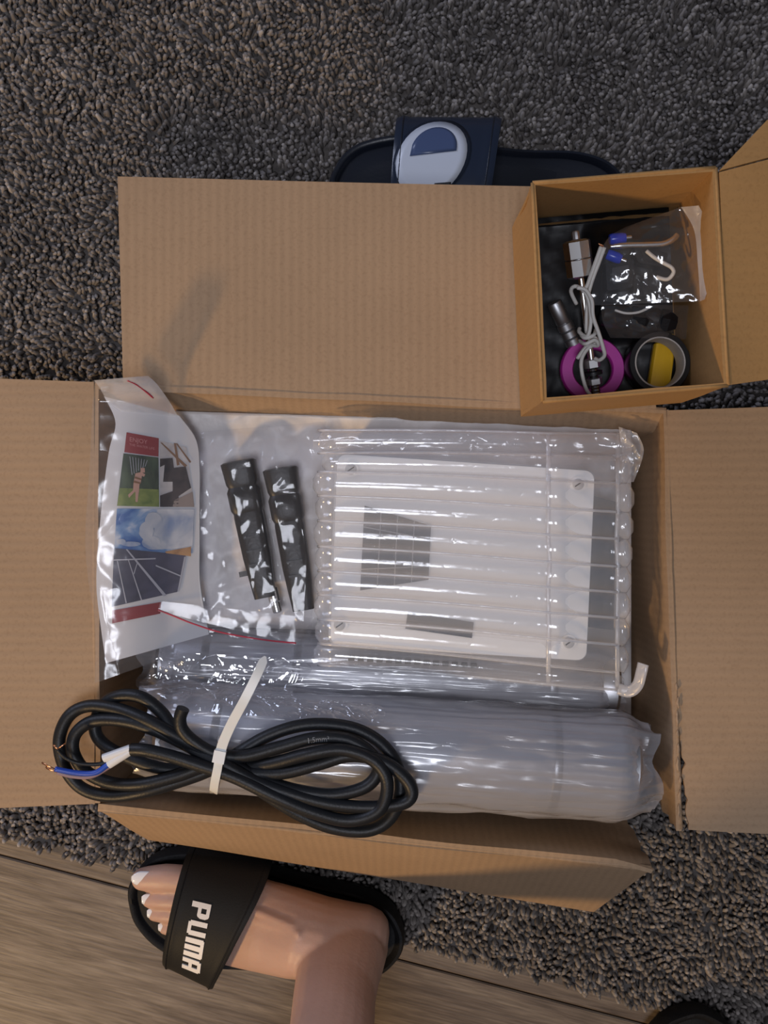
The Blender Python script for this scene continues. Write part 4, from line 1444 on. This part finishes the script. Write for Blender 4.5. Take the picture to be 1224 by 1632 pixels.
for (xa, ya_, za, xb, yb_, zb2, rr) in ((350, 1428, .054, 470, 1478, .1000, .0040), (365, 1452, .062, 480, 1490, .1050, .0036), (560, 1540, .075, 548, 1600, .125, .008)):
    ft.tube([P(xa, ya_, za), P((xa + xb) / 2, (ya_ + yb_) / 2, (za + zb2) / 2 + .001), P(xb, yb_, zb2)], rr, 10)
raw = ft.build('person', MT['skin'])
md = raw.modifiers.new('remesh', 'REMESH'); md.mode = 'VOXEL'; md.voxel_size = 0.0015
ms = raw.modifiers.new('smooth', 'SMOOTH'); ms.iterations = 14; ms.factor = 0.5
dg = bpy.context.evaluated_depsgraph_get()
me2 = bpy.data.meshes.new_from_object(raw.evaluated_get(dg))
raw.modifiers.clear()
raw.data = me2
me2.polygons.foreach_set('use_smooth', [True] * len(me2.polygons))
tag(raw, 'bare left foot and lower leg of a person stepping in from below', 'person')
person = raw
# toenails
for (cx, cy, z, lx, ly, px_) in ((226, 1401, .0475, .0098, .0068, 1.0), (235, 1434, .0428, .0056, .0052, .5), (243, 1456, .0412, .0053, .0049, .5), (260, 1478, .0400, .0048, .0044, .5)):
    c = P(cx, cy, z)
    def fn(u, v, c=c, lx=lx, ly=ly, px_=px_):
        a = (u - .5) * 2; b = (v - .5) * 2
        wdt = (1 - (max(0, -a) ** 2.2) * (.75 if px_ > .8 else .5)) * (1 - .25 * max(0, a) ** 4)
        x = a * lx; y = b * ly * wdt
        return c + Vector((x, y, -0.30 * (y * y) / ly * 1.1 - 0.10 * max(0, -a) ** 2 * lx + .0012 - (.0014 if abs(a) > .98 else 0)))
    MB().slab(fn, 14, 10, 0.0012).build('toenail', MT['nail'], person)

# ================================================================== CONTENTS OF THE SMALL BOX
def C1(x, y):
    return (850 + x / 4.08, 330 + y / 4.08)


def Q(x, y, z):
    return P(*C1(x, y), z)


def bb_z(x, y, u, v):
    z = 0.2075 + 0.003 * crinkle(x, y, .03, 12) * .5 + 0.031 * (1 - sm(0.0, .09, v)) ** 1.5
    z += 0.033 * sm(925, 965, x) * sm(1105, 1070, x) * sm(550, 505, y) * sm(345, 390, y)
    e = min(u, 1 - u, v, 1 - v)
    return max(0.2045, z)
o = MB().slab(lambda u, v: px_sheet([(830, 350), (834, 655)], [(1066, 330), (1078, 632)], bb_z)(u, 1 - v), 44, 50, 0.0006).build('black_bag', MT['tray'], angle=60)  # near-black sheet over the box floor, raised along its back edge
tag(o, 'crumpled black plastic bag lining the small box floor', 'bag')

# magenta ring
c = P(941, 590, 0.2165)
o = MB().lathe([(.0145, .001), (.0150, 0), (.0222, 0), (.0232, .0012), (.0232, .0085), (.0222, .0100), (.0150, .0100), (.0142, .0088)], 48, Matrix.Translation(c) @ Matrix.Rotation(.06, 4, 'X'), closed=True).build('tape_ring', MT['magenta'], angle=50)
tag(o, 'bright magenta plastic ring lying under the float switch nuts', 'ring')

# yellow tool under the tape
yt = thing('yellow_tool', P(1052, 570, 0.2085), 'yellow plastic tool lying under the black tape roll', 'tool')
ya, yb = P(1064, 508, .2155), P(1047, 628, .2155)
d = (yb - ya).normalized(); sd_ = Vector((-d.y, d.x, 0))
vs = []; K = 12
lst = [(0, .004, .003), (.03, .0055, .0045), (.33, .0060, .005), (.36, .0078, .006), (.96, .0082, .006), (1, .0070, .004)]
for t, hw, hh in lst:
    for k in range(K):
        g = 2 * PI * (k + .5) / K
        vs.append(ya.lerp(yb, t) + sd_ * (hw * math.copysign(abs(math.cos(g)) ** .5, math.cos(g))) + Vector((0, 0, hh * math.copysign(abs(math.sin(g)) ** .5, math.sin(g)))))
fs = [(i * K + k, i * K + (k + 1) % K, (i + 1) * K + (k + 1) % K, (i + 1) * K + k) for i in range(len(lst) - 1) for k in range(K)]
fs += [tuple(range(K - 1, -1, -1)), tuple((len(lst) - 1) * K + k for k in range(K))]
MB().add(vs, fs).build('handle', MT['yellow'], yt, angle=35)
MB().tube([ya.lerp(yb, .5) + sd_ * .0066 + Vector((0, 0, .0046)), ya.lerp(yb, .94) + sd_ * .0068 + Vector((0, 0, .0046))], .0008, 6).build('ridge', MT['yellow'], yt)

# black tape roll
tp = thing('tape_roll', P(1040, 583, 0.2225), 'roll of black electrical tape with pale core around yellow tool', 'tape')
Mt = Matrix.Translation(P(1040, 583, 0.2225)) @ Matrix.Rotation(.05, 4, 'Y')
MB().lathe([(.0182, 0), (.0216, 0), (.0220, .0006), (.0220, .0174), (.0216, .018), (.0182, .018)], 56, Mt, closed=True).build('tape', MT['tape'], tp, angle=40)
MB().lathe([(.0172, .0002), (.0182, .0002), (.0182, .0183), (.0172, .0183)], 56, Mt, closed=True).build('core', MT['core'], tp, angle=40)

# float switch with wrapped lead
fa, fb_ = Q(272, 165, .266), Q(405, 1205, .240)
fs_root = thing('float_switch', (fa + fb_) / 2 - Vector((0, 0, .01)), 'steel float switch on a stem with nuts and wrapped white lead', 'float switch')
axv = fb_ - fa; LF = axv.length
Mf = Matrix.Translation(fa) @ axv.to_track_quat('Z', 'Y').to_matrix().to_4x4()
MB().lathe([(.0022, -.001), (.0028, 0), (.0028, .0045), (.0040, .005)], 10, Mf).build('end_stop', MT['alu'], fs_root, angle=30)
MB().lathe([(.0070, .005), (.0096, .0062), (.0096, .0175), (.0093, .0178)], 8, Mf).build('float', MT['chrome'], fs_root, smooth=False)
MB().lathe([(.0093, .0182), (.0096, .0186), (.0096, .0295), (.0070, .031)], 8, Mf).build('float', MT['chrome'], fs_root, smooth=False)
MB().lathe([(.0091, .0175), (.0091, .0185)], 16, Mf).build('weld_seam', MT['steel_dk'], fs_root)
MB().lathe([(.0023, .030), (.0023, LF - .014)], 16, Mf).build('stem', MT['chrome'], fs_root, angle=40)
for z0, z1, r in ((LF - .024, LF - .0175, .0058), (LF - .0105, LF - .0055, .0058)):
    MB().lathe([(r * .9, z0), (r, z0 + .0006), (r, z1 - .0006), (r * .9, z1)], 6, Mf).build('nut', MT['alu'], fs_root, smooth=False)
MB().lathe([(.0066, LF - .0150), (.0066, LF - .0128)], 20, Mf).build('washer', MT['black_pl'], fs_root, angle=40)
MB().lathe([(.0036, LF - .0175)] + [(.0036 if k % 2 else .0031, LF - .0170 + k * .0012) for k in range(16)], 14, Mf).build('thread', MT['steel_dk'], fs_root, angle=40)
WZ = .268
for ps in ([(462, 262, .272), (430, 350, .270), (392, 450, .267), (362, 550, .264), (350, 640, .262), (345, 740, .260), (352, 820, .259), (400, 850, .258), (410, 880, .256), (345, 930, .252), (312, 1000, .248), (318, 1090, .246), (345, 1185, .244), (380, 1232, .242)],
           [(440, 258, .272), (408, 350, .270), (372, 450, .268), (335, 530, .267), (270, 515, .266), (245, 550, .262), (280, 630, .256)],
           [(285, 525, .269), (340, 540, .270), (380, 610, .270), (388, 710, .268), (425, 820, .265), (455, 920, .262), (462, 965, .259), (430, 995, .255), (400, 985, .252)],
           [(300, 520, .268), (345, 570, .268), (368, 660, .267), (372, 760, .266), (350, 840, .264), (300, 815, .258), (300, 790, .254)],
           [(296, 800, .254), (330, 850, .263), (390, 835, .264), (405, 800, .258)],
           [(300, 870, .253), (340, 890, .262), (400, 865, .262), (420, 900, .258), (350, 905, .252), (285, 985, .247)]):
    MB().tube(catmull([Q(*p) for p in ps], 6), 0.00140, 8).build('lead', MT['wire_w'], fs_root)
for q in range(4):
    MB().tube([Q(440 + q * 6, 262, .272), Q(425 + q * 9, 235 + 4 * q, .274)], .0003, 5).build('wire_strand', MT['copper'], fs_root)

# grey fitting
ga, gb = Q(135, 620, .232), Q(268, 895, .222)
gf = thing('hose_fitting', (ga + gb) / 2 - Vector((0, 0, .006)), 'grey ribbed cylindrical fitting against the left side of the small box', 'fitting')
gx_ = gb - ga; LG = gx_.length
Mg = Matrix.Translation(ga) @ gx_.to_track_quat('Z', 'Y').to_matrix().to_4x4()
MB().lathe([(.0050, 0), (.0054, .001), (.0056, .016), (.0052, .0165)], 20, Mg).build('barrel', MT['alu'], gf, angle=40)
for k in range(3):
    z0 = .0165 + k * (LG - .0165) / 3
    z1 = z0 + (LG - .0165) / 3
    MB().lathe([(.0050, z0), (.0060, z0 + .0008), (.0060, z1 - .0008), (.0050, z1)], 20, Mg).build('ring', MT['alu'], gf, angle=40)

# things in the upper clear bag
o = MB().tube(catmull([Q(498, 258, .262), Q(560, 252, .262), Q(640, 248, .262), Q(740, 246, .262), Q(840, 240, .262), Q(900, 215, .262), Q(935, 182, .261)], 5), lambda t: .0010 + .0012 * sm(0, .2, t), 10).build('steel_hook', MT['chrome'])
tag(o, 'bent polished steel rod inside the upper clear bag', 'rod')
o = MB().tube(catmull([Q(735, 285, .266), Q(790, 330, .267), Q(850, 365, .267), Q(900, 395, .267), Q(910, 430, .266), Q(870, 470, .264), Q(800, 455, .262)], 6), .0014, 8).build('white_lead', MT['wire_w'])
tag(o, 'white wire looped across the black plug in the clear bag', 'wire')
for (xa, ya_, xb, yb2, lab) in ((495, 210, 600, 200, 'bright blue crimp terminal above the steel rod'), (478, 305, 570, 340, 'bright blue crimp terminal below the steel rod')):
    rt = thing('crimp_terminal', Q((xa + xb) / 2, (ya_ + yb2) / 2, .252), lab, 'terminal', 'blue crimp terminals in the clear bag')
    A, B = Q(xa, ya_, .257), Q(xb, yb2, .257)
    MB().tube([A, A.lerp(B, .15), A.lerp(B, .75), B], lambda t: .0032 + .0008 * math.sin(PI * t), 12).build('insulator', MT['blue2'], rt, angle=50)
    MB().tube([B, B + (B - A) * .35], .0016, 8).build('ferrule', MT['chrome'], rt, angle=50)
for (q, lab) in (([(470, 370), (655, 335), (650, 520), (480, 545)], 'black square plug at the left inside the upper clear bag'), ([(655, 440), (895, 470), (880, 560), (650, 590)], 'black flat plug at the right inside the upper clear bag'),
                 ([(650, 255), (880, 300), (850, 390), (680, 360)], 'black flat clip behind the white wire in clear bag')):
    rt = thing('plug', Q(sum(p[0] for p in q) / 4, sum(p[1] for p in q) / 4, .242), lab, 'plug')
    z = .256
    pts = rounded([Q(q[3][0], q[3][1], z), Q(q[2][0], q[2][1], z), Q(q[1][0], q[1][1], z), Q(q[0][0], q[0][1], z)], .002, 3)
    MB().prism(pts, .012).build('housing', MT['black_pl'], rt, angle=35)
    cen = sum(pts, Vector()) / len(pts)
    MB().prism([cen + (p - cen) * .6 + Vector((0, 0, .0012)) for p in pts], .0014).build('cover', MT['grey_lbl'] if 'square' in lab else MT['black_pl'], rt, angle=35)


def ub_z(x, y, u, v):
    z = .268 + .004 * math.sin(PI * u) * math.sin(PI * v) + .0022 * crinkle(x, y, .028, 21) - .001
    return z + .012 * u
UBR = [C1(960, 0), C1(1045, 150), C1(1070, 380), C1(1085, 612)]
ub = MB().grid(px_sheet([C1(600, 130), C1(480, 210), C1(400, 400), C1(375, 640)], UBR, ub_z), 40, 36).build('zip_bag', MT['film_clear'])
tag(ub, 'clear zip bag of blue terminals and plugs leaning on the small box side', 'bag')
MB().grid(px_sheet(UBR, [C1(1075, -10), C1(1150, 150), C1(1165, 400), C1(1115, 600)], lambda x, y, u, v: ub_z(x, y, 1, v) * (1 - u) + u * (.289 + .0015 * nz(x * .08, y * .08))), 10, 26).build('zip_strip', MT['film_milky'], ub)

# lower dark bag
for (cx, cy, rr, lab) in ((620, 725, (.021, .011, .008), 'rounded black part in the lower bag beside the float stem'), (815, 735, (.0125, .010, .007), 'small rounded black part in the lower bag above the tape roll')):
    rt = thing('cable_gland', Q(cx, cy, .228), lab, 'fitting')
    Mg2 = Matrix.Translation(Q(cx, cy, .239)) @ Matrix.Rotation(PI / 2, 4, 'Y') @ Matrix.Rotation(.2, 4, 'X')
    a_ = rr[1] * .8
    MB().lathe([(a_ * .7, -rr[0]), (a_, -rr[0] * .9), (a_, -rr[0] * .1), (a_ * .8, 0)], 14, Mg2).build('body', MT['black_pl'], rt, angle=40)
    MB().lathe([(a_ * .95, 0), (a_ * 1.1, .001), (a_ * 1.1, rr[0] * .5), (a_ * .6, rr[0])], 6, Mg2).build('nut', MT['black_pl'], rt, smooth=False)
lb = MB().grid(px_sheet([C1(440, 630), C1(450, 740), C1(500, 850)], [C1(1030, 640), C1(1000, 740), C1(1020, 860)], lambda x, y, u, v: .2525 - .012 * v - .012 * sm(.6, 1, u) + .002 * crinkle(x, y, .04, 31)), 40, 24).build('clear_bag', MT['film_clear'])
tag(lb, 'clear bag of black parts between the tape roll and upper bag', 'bag')
o = MB().tube(catmull([Q(530, 670, .2505), Q(600, 690, .251), Q(680, 685, .251), Q(750, 655, .2505)], 6), .0009, 8).build('white_lead', MT['wire_w'])
tag(o, 'short white wire arc in the lower bag of black parts', 'wire')

MB().grid(px_sheet([(150, 606), (160, 620), (172, 640), (190, 655)], [(236, 599), (250, 612), (270, 640), (284, 664)], lambda x, y, u, v: mb_z(x, y, .5, .5) + .0012), 20, 20).build('zip_strip', MT['film_milky'], mbag)
